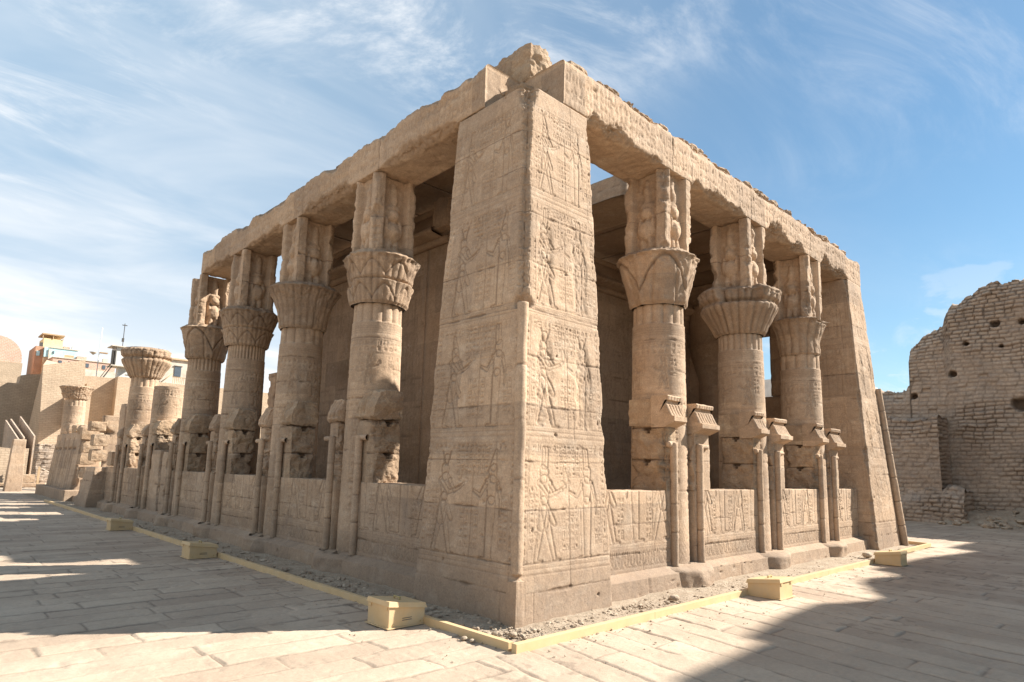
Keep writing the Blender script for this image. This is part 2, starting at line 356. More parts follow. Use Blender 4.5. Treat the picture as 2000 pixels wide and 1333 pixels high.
# npmesh needs clean faces: split degenerate quads to triangles
_np = npmesh
def npmesh(name, V, F, attr=None, smooth=True):
    F = np.asarray(F); bad = F[:, 2] == F[:, 3]
    if not bad.any(): return _np(name, V, F, attr, smooth)
    V = np.ascontiguousarray(V, dtype=np.float32).reshape(-1, 3); q = F[~bad]; t = F[bad][:, :3]
    me = bpy.data.meshes.new(name); me.vertices.add(len(V)); me.vertices.foreach_set('co', V.ravel())
    lv = np.concatenate([q.ravel(), t.ravel()]).astype(np.int32); me.loops.add(len(lv)); me.loops.foreach_set('vertex_index', lv)
    ls = np.concatenate([np.arange(len(q))*4, len(q)*4+np.arange(len(t))*3]).astype(np.int32); me.polygons.add(len(ls)); me.polygons.foreach_set('loop_start', ls)
    me.update(calc_edges=True); me.validate(); me.polygons.foreach_set('use_smooth', np.full(len(me.polygons), smooth))
    if attr is not None:
        a = me.attributes.new('dirt_and_shade', 'FLOAT', 'POINT'); a.data.foreach_set('value', np.ascontiguousarray(attr, dtype=np.float32).ravel())
    return me

# ------------------------------------------------------------------ materials
def mat(name, build):
    m = bpy.data.materials.new(name); m.use_nodes = True; t = m.node_tree; t.nodes.clear()
    out = t.nodes.new('ShaderNodeOutputMaterial'); b = t.nodes.new('ShaderNodeBsdfPrincipled'); t.links.new(b.outputs[0], out.inputs[0])
    b.inputs['Specular IOR Level'].default_value = .15; build(t, b); return m
def nz(t, scale, detail=4, rough=.6, vec=None, sc3=None, dist=0):
    co = t.nodes.new('ShaderNodeTexCoord'); mp = t.nodes.new('ShaderNodeMapping'); t.links.new(co.outputs['Object'], mp.inputs[0])
    if sc3: mp.inputs['Scale'].default_value = sc3
    n = t.nodes.new('ShaderNodeTexNoise'); t.links.new(mp.outputs[0], n.inputs['Vector'])
    n.inputs['Scale'].default_value = scale; n.inputs['Detail'].default_value = detail; n.inputs['Roughness'].default_value = rough; n.inputs['Distortion'].default_value = dist
    return n.outputs[0]
def rng(t, s, a, b, c=0, d=1):
    m = t.nodes.new('ShaderNodeMapRange'); t.links.new(s, m.inputs[0]); m.inputs[1].default_value = a; m.inputs[2].default_value = b; m.inputs[3].default_value = c; m.inputs[4].default_value = d
    return m.outputs[0]
def mx(t, f, a, b, mode='MIX'):
    m = t.nodes.new('ShaderNodeMixRGB'); m.blend_type = mode
    for i, q in enumerate((f, a, b)):
        if isinstance(q, (int, float)): m.inputs[i].default_value = q
        elif isinstance(q, tuple): m.inputs[i].default_value = (*q, 1)
        else: t.links.new(q, m.inputs[i])
    return m.outputs[0]
def bump(t, b, hs, prev=None):
    for s, st, d in hs:
        n = t.nodes.new('ShaderNodeBump'); n.inputs['Strength'].default_value = st; n.inputs['Distance'].default_value = d; t.links.new(s, n.inputs['Height'])
        if prev: t.links.new(prev, n.inputs['Normal'])
        prev = n.outputs[0]
    t.links.new(prev, b.inputs['Normal'])
def attr(t, n='dirt_and_shade'):
    a = t.nodes.new('ShaderNodeAttribute'); a.attribute_name = n; return a.outputs['Fac']
def stone(name, c1, c2, c3, dirt_and_shade=(.13, .085, .055), bs=.5, rough=.9, low=0):
    def f(t, b):
        base = mx(t, rng(t, nz(t, .7, 5, .6), .35, .65), c1, c2)
        base = mx(t, rng(t, nz(t, 2.6, 6, .65, sc3=(1, 1, 2.2)), .50, .70, 0, .75), base, c3)
        base = mx(t, rng(t, nz(t, 1.3, 7, .7, sc3=(1.3, 1.3, .9)), .54, .68, 0, .45), base, (.30, .235, .185))
        base = mx(t, rng(t, nz(t, .45, 3, .5, sc3=(1, 1, 1.6)), .40, .62, 0, .35), base, (.56, .42, .31))
        base = mx(t, rng(t, nz(t, 3, 5, .7, sc3=(1.6, 1.6, .18)), .55, .75, 0, .3), base, tuple(x*.62 for x in c2))
        base = mx(t, .8, base, mx(t, rng(t, nz(t, 48, 5, .8), .32, .68), (.66, .65, .64), (1.16, 1.15, 1.13)), 'MULTIPLY')
        base = mx(t, rng(t, nz(t, 26, 4, .8, sc3=(1, 1, 1.4)), .68, .76, 0, .55), base, tuple(x*.5 for x in c2))
        base = mx(t, .6, base, mx(t, rng(t, nz(t, 11, 6, .75), .3, .7), (.70, .69, .68), (1.16, 1.14, 1.10)), 'MULTIPLY')
        co2 = t.nodes.new('ShaderNodeTexCoord'); sp2 = t.nodes.new('ShaderNodeSeparateXYZ'); t.links.new(co2.outputs['Object'], sp2.inputs[0])
        ad2 = t.nodes.new('ShaderNodeMath'); ad2.operation = 'ADD'; t.links.new(sp2.outputs[0], ad2.inputs[0]); t.links.new(sp2.outputs[1], ad2.inputs[1])
        cb2 = t.nodes.new('ShaderNodeCombineXYZ'); t.links.new(ad2.outputs[0], cb2.inputs[0]); t.links.new(sp2.outputs[2], cb2.inputs[1])
        br = t.nodes.new('ShaderNodeTexBrick'); t.links.new(cb2.outputs[0], br.inputs['Vector']); br.inputs['Scale'].default_value = 1; br.inputs['Mortar Size'].default_value = 0
        br.inputs['Brick Width'].default_value = 1.15; br.inputs['Row Height'].default_value = .605; br.inputs['Color1'].default_value = (.77, .765, .77, 1); br.inputs['Color2'].default_value = (1.15, 1.12, 1.08, 1)
        base = mx(t, .8, base, br.outputs[0], 'MULTIPLY')
        base = mx(t, rng(t, nz(t, 1.1, 4, .6, sc3=(4, 4, .35)), .60, .72, 0, .35), base, (.25, .19, .145))
        base = mx(t, rng(t, nz(t, 2.0, 8, .8, dist=.6), .60, .70, 0, .4), base, (.64, .54, .43))
        if low:   # dark damp staining of the lowest course, with a ragged upper edge
            co = t.nodes.new('ShaderNodeTexCoord'); sp = t.nodes.new('ShaderNodeSeparateXYZ'); t.links.new(co.outputs['Object'], sp.inputs[0])
            ad = t.nodes.new('ShaderNodeMath'); ad.operation = 'ADD'; t.links.new(sp.outputs[2], ad.inputs[0]); t.links.new(rng(t, nz(t, 1.7, 5, .7), .3, .7, -.25, .25), ad.inputs[1])
            base = mx(t, rng(t, ad.outputs[0], low, low*.35, 0, .38), base, (.17, .13, .10))
        base = mx(t, attr(t), base, dirt_and_shade)  # grime plus painted shade, darkening joints and grooves
        t.links.new(base, b.inputs['Base Color']); b.inputs['Roughness'].default_value = rough
        bump(t, b, [(nz(t, 9, 8, .75), .9*bs, .03), (nz(t, 42, 6, .8), .9*bs, .012)])
    return mat(name, f)
SAND = stone('carved sandstone', (.54, .392, .272), (.45, .318, .215), (.61, .48, .36), low=.75)
SAND_SHADED = stone('shade-darkened inner sandstone', (.27, .18, .115), (.22, .15, .095), (.31, .22, .145))  # darker copy of the sandstone, interior shade put into its colour
RUBB = stone('broken sandstone', (.50, .36, .24), (.42, .295, .195), (.60, .48, .35), bs=1.2)
CAPM = stone('capital sandstone', (.47, .335, .23), (.37, .26, .175), (.54, .42, .31), bs=.9)
def pave_(t, b):
    base = mx(t, attr(t, 'tone'), (.37, .275, .20), (.53, .415, .305))
    base = mx(t, rng(t, nz(t, 1.6, 6, .7), .4, .7, 0, .6), base, (.34, .262, .195))
    base = mx(t, rng(t, nz(t, .5, 4, .6), .5, .66, 0, .5), base, (.56, .45, .34))
    base = mx(t, .6, base, mx(t, rng(t, nz(t, 22, 6, .75), .3, .7), (.78, .77, .76), (1.12, 1.1, 1.08)), 'MULTIPLY')
    
    base = mx(t, attr(t), base, (.13, .095, .07))
    t.links.new(base, b.inputs['Base Color']); b.inputs['Roughness'].default_value = .85
    bump(t, b, [(nz(t, 7, 6, .7), .5, .02), (nz(t, 60, 4, .7), .5, .004)])
PAVE = mat('paving stone', pave_)
def soil_(t, b):
    base = mx(t, rng(t, nz(t, 3, 7, .7), .35, .65), (.36, .275, .195), (.48, .385, .285))
    base = mx(t, .7, base, mx(t, rng(t, nz(t, 40, 5, .8), .3, .7), (.55, .55, .55), (1.2, 1.2, 1.2)), 'MULTIPLY')
    t.links.new(base, b.inputs['Base Color']); b.inputs['Roughness'].default_value = 1
    bump(t, b, [(nz(t, 12, 6, .8), .8, .04), (nz(t, 90, 3, .7), .7, .008)])
SOIL = mat('dusty soil', soil_)
def peb_(t, b):
    base = mx(t, rng(t, nz(t, 6, 2), .35, .65), (.29, .215, .15), (.45, .36, .265)); t.links.new(base, b.inputs['Base Color']); b.inputs['Roughness'].default_value = .9
    bump(t, b, [(nz(t, 50, 4, .7), .5, .006)])
PEB = mat('rubble stone', peb_)
def mud_(t, b):
    base = mx(t, rng(t, nz(t, .5, 6, .65), .35, .65), (.43, .32, .235), (.54, .42, .32))
    base = mx(t, rng(t, nz(t, 1.6, 7, .75), .45, .7, 0, .8), base, (.34, .285, .24))
    base = mx(t, rng(t, nz(t, .8, 5, .7, sc3=(1, 1, 3)), .5, .7, 0, .5), base, (.60, .48, .37))
    base = mx(t, .7, base, mx(t, rng(t, nz(t, 8, 6, .75), .3, .7), (.7, .7, .7), (1.18, 1.16, 1.12)), 'MULTIPLY')
    base = mx(t, attr(t), base, (.12, .085, .06))
    t.links.new(base, b.inputs['Base Color']); b.inputs['Roughness'].default_value = 1
    bump(t, b, [(nz(t, 10, 6, .8), .9, .05)])
MUD = mat('mud brick', mud_)
def brickm(name, c1, c2, mortar, scale, sx=1.0, bw=.5, rh=.25):
    def f(t, b):
        co = t.nodes.new('ShaderNodeTexCoord'); sp = t.nodes.new('ShaderNodeSeparateXYZ'); t.links.new(co.outputs['Object'], sp.inputs[0])
        ad = t.nodes.new('ShaderNodeMath'); ad.operation = 'ADD'; t.links.new(sp.outputs[0], ad.inputs[0]); t.links.new(sp.outputs[1], ad.inputs[1])
        cb = t.nodes.new('ShaderNodeCombineXYZ'); t.links.new(ad.outputs[0], cb.inputs[0]); t.links.new(sp.outputs[2], cb.inputs[1])
        br = t.nodes.new('ShaderNodeTexBrick'); t.links.new(cb.outputs[0], br.inputs['Vector']); br.inputs['Scale'].default_value = scale
        br.inputs['Color1'].default_value = (*c1, 1); br.inputs['Color2'].default_value = (*c2, 1); br.inputs['Mortar'].default_value = (*mortar, 1); br.inputs['Mortar Size'].default_value = .02; br.inputs['Brick Width'].default_value = bw; br.inputs['Row Height'].default_value = rh
        base = mx(t, .6, br.outputs[0], mx(t, rng(t, nz(t, 1.2, 6, .7), .3, .7), (.72, .7, .68), (1.15, 1.13, 1.1)), 'MULTIPLY')
        t.links.new(base, b.inputs['Base Color']); b.inputs['Roughness'].default_value = 1
        bump(t, b, [(br.outputs['Fac'], -.6, .03), (nz(t, 6, 5, .7), .5, .05)])
    return mat(name, f)
ENCL = brickm('pale mud brick', (.52, .40, .285), (.47, .355, .25), (.40, .30, .21), 1.0, bw=.34, rh=.13)
PINK = brickm('pale red brick', (.60, .36, .26), (.54, .32, .23), (.62, .50, .42), 1.2, bw=.4, rh=.2)
REDB = brickm('red brick', (.50, .28, .18), (.44, .25, .16), (.45, .3, .2), 1.2, bw=.4, rh=.2)
def plain(name, c, rough=.7, var=.12, sc=4, metal=0):
    def f(t, b):
        t.links.new(mx(t, rng(t, nz(t, sc, 5, .6), .3, .7), tuple(x*(1-var) for x in c), tuple(min(1, x*(1+var)) for x in c)), b.inputs['Base Color'])
        b.inputs['Roughness'].default_value = rough; b.inputs['Metallic'].default_value = metal
        bump(t, b, [(nz(t, 30, 3), .15, .004)])
    return mat(name, f)
def paint_(t, b):
    base = mx(t, rng(t, nz(t, 5, 5, .6), .3, .7), (.56, .39, .205), (.62, .45, .25))
    base = mx(t, rng(t, nz(t, 3.5, 7, .75), .48, .72, 0, .6), base, (.50, .39, .27))
    base = mx(t, rng(t, nz(t, 34, 4, .8, sc3=(1, 1, 3)), .66, .74, 0, .7), base, (.33, .25, .17))
    t.links.new(base, b.inputs['Base Color']); b.inputs['Roughness'].default_value = .55
    bump(t, b, [(nz(t, 4, 3), .25, .01), (nz(t, 60, 3), .2, .003)])
PAINT = mat('cream painted metal', paint_)
DARKM = plain('dark metal', (.09, .08, .07), .5)
BRASS = plain('brass handle', (.42, .32, .14), .4)
YELL = plain('yellow plaster', (.72, .55, .30), .8); TEAL = plain('teal render', (.42, .60, .62), .8); CREAM = plain('cream plaster', (.58, .50, .40), .8, .2, 1.5)
WHITE = plain('white plaster', (.62, .60, .56), .8, .15, 1.5); GLASS = plain('dark window', (.10, .12, .14), .3); WOOD = plain('weathered wood', (.46, .32, .19), .8); ORNG = plain('ochre render', (.56, .40, .25), .8)

# ------------------------------------------------------------------ ground, paving, soil
def inside(x, y):   # footprint of soil + building
    return ((x > -1.07) & (y > -1.09) & (x < 13.5) & (y < 31))
def pave_h(X, Y):
    left = (Y > -1.09) | (X < -1.5)
    # left: courses along X ; right: courses along Y (slightly skewed)
    A = np.where(left, Y*1.0+X*.03, X-Y*.18); B = np.where(left, X, Y)
    A = A+(fbm(X*.5, Y*.5, 3, 2)-.5)*.08+(vn(X*6, Y*6, 5)-.5)*.02
    r = A/.38; ri = np.floor(r); rf = r-ri
    L = np.where(left, .75+.75*h2(ri, ri*0, 11), 1.3+1.2*h2(ri, ri*0, 11)); off = h2(ri, ri*0+3, 12)*3; c = (B+off+(vn(X*5, Y*5, 8)-.5)*.03)/L; ci = np.floor(c); cf = c-ci
    w1 = h2(ri, ci, 13); dr = np.minimum(rf, 1-rf)*.38; dc = np.minimum(cf, 1-cf)*L
    brk = fbm(X*3, Y*3, 21, 4); gw = .009+.03*np.clip(brk-.52, 0, 1)*2
    kr = np.exp(-(dr/gw)**2); kc = np.exp(-(dc/gw)**2); k = np.maximum(kr, kc*.8)*sst(.18, .42, fbm(X*1.3, Y*1.3, 44, 3)+.05)
    h = -.015*k + (w1-.5)*.012 + ((rf-.5)*(h2(ri, ci, 15)-.5)+(cf-.5)*(h2(ri, ci, 16)-.5))*.014 + (fbm(X*4, Y*4, 31, 5)-.5)*.012-.007*np.clip(fbm(X*9, Y*9, 33, 3)-.6, 0, 1)*4
    tone = np.clip(.05+.7*w1+(fbm(X*1.2, Y*1.2, 9, 3)-.3)*.7, 0, 1)
    return h, np.clip(k*.72+.35*sst(.66, .72, fbm(X*7, Y*7, 91, 4))*sst(.5, .6, fbm(X*.7, Y*.7, 92, 3)), 0, .8), tone
def axis(a, b, lo, hi, fine, growth=1.03, cap=.3):
    xs = list(np.arange(lo, hi, fine)); s = fine; x = hi
    while x < b: xs.append(x); s = min(cap, s*growth); x += s
    xs.append(b); s = fine; x = lo
    left = []
    while x > a: s = min(cap, s*growth); x -= s; left.append(max(x, a))
    return np.array(left[::-1]+xs)
xs = axis(-16, 32, -4.6, 3.6, .018, 1.012, .11); ys = axis(-9, 46, -3.2, 4.5, .018, 1.012, .11)
X, Y = np.meshgrid(xs, ys, indexing='ij'); h, d, tone = pave_h(X, Y)
F = gridfaces(len(xs), len(ys)); cxm = (X[:-1, :-1]+X[1:, 1:])/2; cym = (Y[:-1, :-1]+Y[1:, 1:])/2
keep = ~inside(cxm, cym).ravel(); vis = ((cxm+5.4)*.69+(cym+5.45)*.72 > .8).ravel()
me = npmesh('paving', np.stack([X, Y, h], -1), F[keep & vis], d)
a = me.attributes.new('tone', 'FLOAT', 'POINT'); a.data.foreach_set('value', tone.astype(np.float32).ravel())
setp(put('paving', me, PAVE), kind='structure')
# soil strip round the building and its inner floor
sx_ = axis(-1.07, 13.5, -1.07, 3.5, .02, 1.03, .12); sy_ = axis(-1.09, 31, -1.09, 4.5, .02, 1.03, .12)
X, Y = np.meshgrid(sx_, sy_, indexing='ij')
hs = -.015+(fbm(X*1.5, Y*1.5, 61, 5)-.5)*.06+(fbm(X*12, Y*12, 62, 4)-.5)*.035*sst(.4, .6, fbm(X, Y, 63, 3))
near = np.clip(np.minimum(X+.46, Y+.46)/.4+1.2, 0, 1); hs = hs+.03*near*(fbm(X*2, Y*2, 8, 3))
edge = np.minimum(np.minimum(X+1.07, Y+1.09), np.minimum(13.5-X, 31-Y)); hs = hs*np.clip(edge/.08, 0, 1)-.015*np.clip(1-edge/.08, 0, 1)
setp(M('soil', (np.stack([X, Y, hs], -1).reshape(-1, 3), gridfaces(len(sx_), len(sy_)), np.zeros(X.size)), SOIL), kind='structure')
t = np.concatenate([-np.geomspace(2400, 60, 12), np.linspace(-55, 90, 30), np.geomspace(95, 2400, 12)]); X, Y = np.meshgrid(t, t, indexing='ij')
setp(M('ground', (np.stack([X, Y, np.full_like(X, -.12)], -1).reshape(-1, 3), gridfaces(len(t), len(t)), np.zeros(X.size)), SOIL), kind='structure')

def scatter(name, pts, label, cat, m=PEB, kind=None):
    t_ = (1+5**.5)/2; ico = np.array([(-1, t_, 0), (1, t_, 0), (-1, -t_, 0), (1, -t_, 0), (0, -1, t_), (0, 1, t_), (0, -1, -t_), (0, 1, -t_), (t_, 0, -1), (t_, 0, 1), (-t_, 0, -1), (-t_, 0, 1)])/1.9
    fi = np.array([(0,11,5),(0,5,1),(0,1,7),(0,7,10),(0,10,11),(1,5,9),(5,11,4),(11,10,2),(10,7,6),(7,1,8),(3,9,4),(3,4,2),(3,2,6),(3,6,8),(3,8,9),(4,9,5),(2,4,11),(6,2,10),(8,6,7),(9,8,1)])
    rs = np.random.RandomState(5); Vs, Fs = [], []
    for i, (x, y, z, r) in enumerate(pts):
        s_ = r*(.6+rs.rand(3)*.8); s_[2] *= .6; v = ico*s_*(.8+.4*rs.rand(12, 1)); c, q = math.cos(i), math.sin(i*1.7)
        v = np.stack([v[:, 0]*c-v[:, 1]*math.sin(i), v[:, 0]*math.sin(i)+v[:, 1]*c, v[:, 2]], -1)
        Vs.append(v+[x, y, z+s_[2]*.3]); Fs.append(fi+12*i)
    Vv = np.concatenate(Vs); Ff = np.concatenate(Fs); me = _np(name, Vv, Ff, np.zeros(len(Vv)), False)
    return setp(put(name, me, m), label, cat, None, kind)
rs = np.random.RandomState(3); pts = []
for _ in range(700): pts.append((-1.02+rs.rand()**.8*.6, -.9+rs.rand()**1.4*16, 0, .008+.032*rs.rand()**4))
for _ in range(260): pts.append((-1+rs.rand()*.55, -.6+rs.rand()*4, 0, .008+.035*rs.rand()**4))
for _ in range(260): pts.append((-.7+rs.rand()**1.4*3, -.55-.25*rs.rand()**1.5, 0, .006+.024*rs.rand()**3))
for _ in range(200): pts.append((-1+rs.rand()*13, -1.0+rs.rand()*.6, 0, .008+.025*rs.rand()**3))
for _ in range(160): pts.append((-.6+rs.rand()*3, -.9-.1*rs.rand(), 0, .006+.012*rs.rand()))
for _ in range(26): pts.append((-1.0+rs.rand()*.5, .5+rs.rand()*10, 0, .03+.04*rs.rand()))
for _ in range(900): pts.append((-1.04+rs.rand()*.6, -1.0+rs.rand()*8, 0, .003+.007*rs.rand()**2))
for _ in range(700): pts.append((-1+rs.rand()*6, -1.05+rs.rand()*.6, 0, .003+.007*rs.rand()**2))
scatter('rubble', pts, 'loose rubble and gravel on the soil between the metal strip and the temple walls', 'rubble', PEB, 'stuff')

# ------------------------------------------------------------------ the columned temple
T = empty('columned_temple', (0, 0, 0), 'roofed sandstone temple with carved corner pier, capitals and screen walls, largest building', 'temple')
BAT = .46/6.66
def yb(z): return -.46+BAT*z       # battered outer plane
COURSE = [.42, .72, 1.3, 1.85, 2.5, 3.1, 3.68, 4.3, 4.95, 5.55, 6.1]
def pier_face(seed, hack, zero=0):
    def f(U, S):
        c = Can(U, S, seed); W = S.max()
        c.joints(COURSE, seed, smin=.9, smax=1.9)
        a, b = .07, W-.05
        for i, (z0, z1) in enumerate(((.72, 2.08), (2.26, 3.58), (3.76, 5.12), (5.3, 6.5))):
            register(c, a, b, z0, z1, seed+i*40, .0125 if hack else (.019, .018, .016, .014)[i], hack=hack if i in (1, 2) else 0)
        for z in (2.14, 2.2, 3.64, 3.7, 5.18, 5.24, .66, .6): c.hl(z, w=.007, D=.007)
        c.pits(14, seed+3, .03, .02)
        c.h -= .02*np.clip(fbm(S*2, U*1.5, seed+70, 4)-.6, 0, 1)*3*(U > 3)
        return c.h, c.d
    return f
def plain_face(seed, courses=COURSE, rough=.006, deco=False):
    def f(U, S):
        c = Can(U, S, seed, rough); c.joints(courses, seed, D=.012); c.pits(8, seed, .025, .025)
        if deco:
            for i, (z0, z1) in enumerate(((.9, 2.1), (2.3, 3.6), (3.8, 5.1), (5.25, 6.5))): register(c, .06, S.max()-.06, z0, z1, seed+i*31, .009)
        return c.h, c.d
    return f
def jag(amp, base, f1=3, sd=0):
    def f(U):
        v = np.clip(fbm(U*f1, U*0+sd, 40+sd, 5)-.42, 0, 1)*2.2; q = np.round(v*7)/7
        return base+amp*(.25*v+.75*q)+.25*amp*np.clip(vn(U*14, U*0+sd, 9)-.72, 0, 1)*2
    return f
def build_pier(x1, y1, seed, sx=1, far=False):
    'corner pier: outer faces battered on y0 and x0'
    P0 = [(-.46, -.46, -.1), (x1, -.46, -.1), (x1, y1, -.1), (-.46, y1, -.1)]
    P1 = [(0, 0, 6.64), (x1, 0, 6.64), (x1, y1, 6.64), (0, y1, 6.64)]
    def corner(U):
        return .008+.075*sst(3.62, 3.7, U)*(.5+1.0*np.round(fbm(U*3, U*0, 9, 4)*6)/6)+.07*np.exp(-((U-3.75)/.09)**2)+.10*sst(6.35, 6.75, U)
    return loft(P0, P1, 610, [.011, .03, .03, .011], {0: pier_face(101, .9), 3: pier_face(202, 0), 1: plain_face(7), 2: plain_face(8)},
                {0: corner, 1: jag(.07, .012, 2.5, 1), 3: jag(.07, .012, 2.5, 2)}, cw=.05, caps=(False, True))
pv = build_pier(1.24, 1.44, 1)
# flip S direction of the left face is not needed: both faces read as carved scenes
pier = empty('corner_pier', (0, 0, 0), parent=T)
M('pier_body', pv, SAND, pier)
def bpt(z, o=0): return (-.46+BAT*z-o, -.46+BAT*z-o, z)
M('torus_moulding', join([tube(bpt(.52, -.03), bpt(3.62, -.03), .066, 18, seed=4, nz=.12, joints=(.55, 1.03, 1.7, 2.35))]), SAND, pier)
M('torus_base', rock(-.385, -.385, .20, .19, .19, .62, 6, 20, .25, .85), SAND, pier)

# ----- columns
def col_shaft(cx, cy, seed, a0, top=4.37, z0=.14, fine=True, nst=14, base_drum=True):
    z = np.arange(z0, top+.001, .018 if fine else .04); nth = 170 if fine else 70
    def Rf(TH, Z):
        c = Can(Z, TH*.45, seed, .003)
        c.joints([1.39, 1.9, 2.42, 2.75, 3.28, 3.78], seed, D=.009, vert=False)
        for q in (.02, .06, .10, .14, .18): c.hl(3.84+q, w=.011, D=.009)
        c.text(0, 2.83, 3.53, 3.74, .11, .105, vert=False, seed=seed+1, D=.010)
        for i in range(5): c.figure(.28+i*.56, 2.98, .46, 1 if i % 2 else -1, 2 if i % 2 else 0, .013); c.text(.38+i*.56, .52+i*.56, 3.2, 3.48, .07, .07, seed=seed+i, D=.009)
        c.text(0, 2.83, 2.58, 2.8, .12, .11, vert=False, seed=seed+2, D=.010)
        c.hl(2.9, w=.01, D=.006); c.hl(2.55, w=.01, D=.006); c.hl(3.5, w=.01, D=.006)
        for i in range(8): c.text(.1+i*.354, .25+i*.354, .95, 2.5, .15, .13, seed=seed+9+i, D=.010)
        m = (Z < .92); c.h -= m*.006*(np.sin((abs(((TH*8/math.pi/2*2) % 1)-.5)*.35+Z)*60) > .5)
        r = .465-(Z-z0)*.0095; r = r+c.h
        st = (Z > 4.05); r = r-st*(.012+.035*(1-abs(np.sin(TH*nst/2))**.6))
        return r, c.d+st*.2*(abs(np.sin(TH*nst/2)) < .25)
    return revolve(cx, cy, z, nth, Rf, True, a0)
def capital(cx, cy, kind, seed, a0=0, z0=4.37, H=.9, brk=None, nth=200):
    z = np.concatenate([np.arange(z0-.005, z0+H, .016), [z0+H]])
    def Rf(TH, Z):
        t = np.clip((Z-z0)/H, 0, 1)
        ero = (fbm(np.cos(TH)*2+9, np.sin(TH)*2+9, seed, 4, Z*3)-.5); dd = np.zeros_like(Z)
        if kind == 'bell':
            r = .475+.25*t**1.7; rim = .73; r = np.where(t > .9, rim-.10*sst(.9, 1, t), np.minimum(r+.03*sst(.6, .88, t), rim))
            g = abs(np.sin(TH*12))**.5; r = r-.018*(1-g)*(t < .9); r = r-.012*(abs(np.sin(TH*24+t*4)) < .2)*(t > .35)*(t < .85)
            k = np.exp(-((t-.62-.14*abs(np.sin(TH*6)))/.03)**2); r = r-.012*k
        elif kind == 'wide':
            r = .475+.33*sst(-.15, .62, t)*t**.35; r = np.where(t > .9, .80-.12*sst(.9, 1, t), np.minimum(r, .80))
            g = abs(np.sin(TH*14))**.5; r = r-.03*(1-g)*(t < .93); r = r-.07*np.exp(-((t-.66)/.05)**2); r = r-.02*(abs(np.sin(TH*7)) < .15)
        elif kind == 'slim':
            r = .44+.22*t**3; r = np.where(t > .93, .66-.1*sst(.93, 1, t), r); r = r-.02*(1-abs(np.sin(TH*8))**.5)*(t < .95); r = r+.02*np.exp(-((t-.93)/.03)**2)
        elif kind == 'lily':
            lob = abs(np.sin(TH*2))**.8; r = .49+.17*t**1.3; r = r+.05*lob*t*(t < .9)-.015
            p = abs(((TH*2/math.pi) % 1)-.5)*2        # 0 in mid-lobe, 1 at the stem
            arch = t-(.25+.62*(1-p**1.6)); r = r-.045*np.exp(-(arch/.03)**2); r = r+.035*np.exp(-((1-p)/.10)**2)*(t < .92)
            r = r-.03*np.exp(-((p-.55+t*.2)/.05)**2)*(t < .75); r = np.where(t > .9, .70-.11*sst(.9, 1, t)-.01, np.minimum(r, .70))
        else:   # tiered: small umbels below, big ones above
            n = 4; p = abs(((TH*n/math.pi/2*2) % 1)-.5)*2; tier = (t*2.3) % 1; which = np.floor(t*2.3); off = np.where(which % 2 == 1, 1-p, p)
            r = .49+.17*t**1.1+.05*tier**2*(1-off*.5)*(t < .87); r = r-.04*np.exp(-((tier-.02)/.06)**2)*(t > .1)*(t < .9)
            r = r-.018*(1-abs(np.sin(TH*16))**.5)*(t < .88); arch = tier-(.2+.6*(1-off**1.5)); r = r-.025*np.exp(-(arch/.06)**2); r = np.where(t > .88, .69-.1*sst(.88, 1, t), np.minimum(r, .69))
        q = fbm(np.cos(TH)*3+2, np.sin(TH)*3, seed+7, 5, Z*4); r = r+ero*.07+.03*(fbm(TH*3, Z*8, seed+3, 4)-.5)+.03*(vn(TH*22, Z*30, seed+5)-.5)*sst(.7, .85, t)-.22*np.clip(np.round(q*12)/12-.52, 0, 1)*sst(.55, .9, t)
        r = r-.03*sst(.05, 0, t)
        if brk:
            for (ta, tw, b0, b1, amt) in brk:
                q = abs((TH-ta+math.pi) % (2*math.pi)-math.pi); k = sst(tw, tw*.85, q+.25*(fbm(Z*6, TH*2, seed, 3)-.5))*sst(b0, b0+.03, t)*sst(b1+.02, b1, t); r = r-k*(amt+.05*(fbm(TH*5, Z*6, 77, 3)-.5)); dd = dd+.1*k
        gk = {'bell': 1-abs(np.sin(TH*12))**.5, 'wide': 1-abs(np.sin(TH*14))**.5, 'slim': 1-abs(np.sin(TH*8))**.5}.get(kind, 1-abs(np.sin(TH*16))**.5 if kind == 'tier' else 0*t)
        dd = dd+.45*gk*(t < .9)
        if kind in ('lily', 'tier'): dd = dd+.5*np.exp(-(arch/.035)**2)*(t < .9)
        dd = dd+.35*sst(.80, .95, t)*sst(.35, .6, fbm(TH*4, Z*9, seed, 3))
        return r, dd
    return revolve(cx, cy, z, nth, Rf, True, a0)
def bes(seed):
    'worn squat figure in high relief inside a recessed panel'
    def f(U, S):
        W = S.max(); c = Can(U, S, seed, .007); c.joints([.62], seed, D=.018, vert=False)
        m = sst(.16, .2, S)*sst(W-.16, W-.2, S); z = U; x = (S-W/2)
        body = np.zeros_like(U)-.10
        for ex, ez, rx, rz_, hh in ((0, .42, .15, .2, .10), (0, .72, .12, .13, .09), (-.13, .5, .05, .2, .06), (.13, .5, .05, .2, .06), (-.07, .15, .07, .2, .06), (.07, .15, .07, .2, .06), (0, 1.05, .07, .28, .05), (0, .86, .14, .08, .05)):
            q = 1-((x-ex)/rx)**2-((z-ez)/rz_)**2; body = np.maximum(body, -.10+hh*np.sqrt(np.clip(q, 0, 1)*1.0)+0*q)
        h = m*(body+(fbm(S*7, U*7, seed, 4)-.5)*.05)
        q = fbm(S*5, U*5, seed+5, 5); return c.h+h*1.25+(np.round(q*10)/10-.55)*.05-.10*np.clip(q-.55, 0, 1), np.maximum(c.d, .15*m*(body < -.09))
    return f
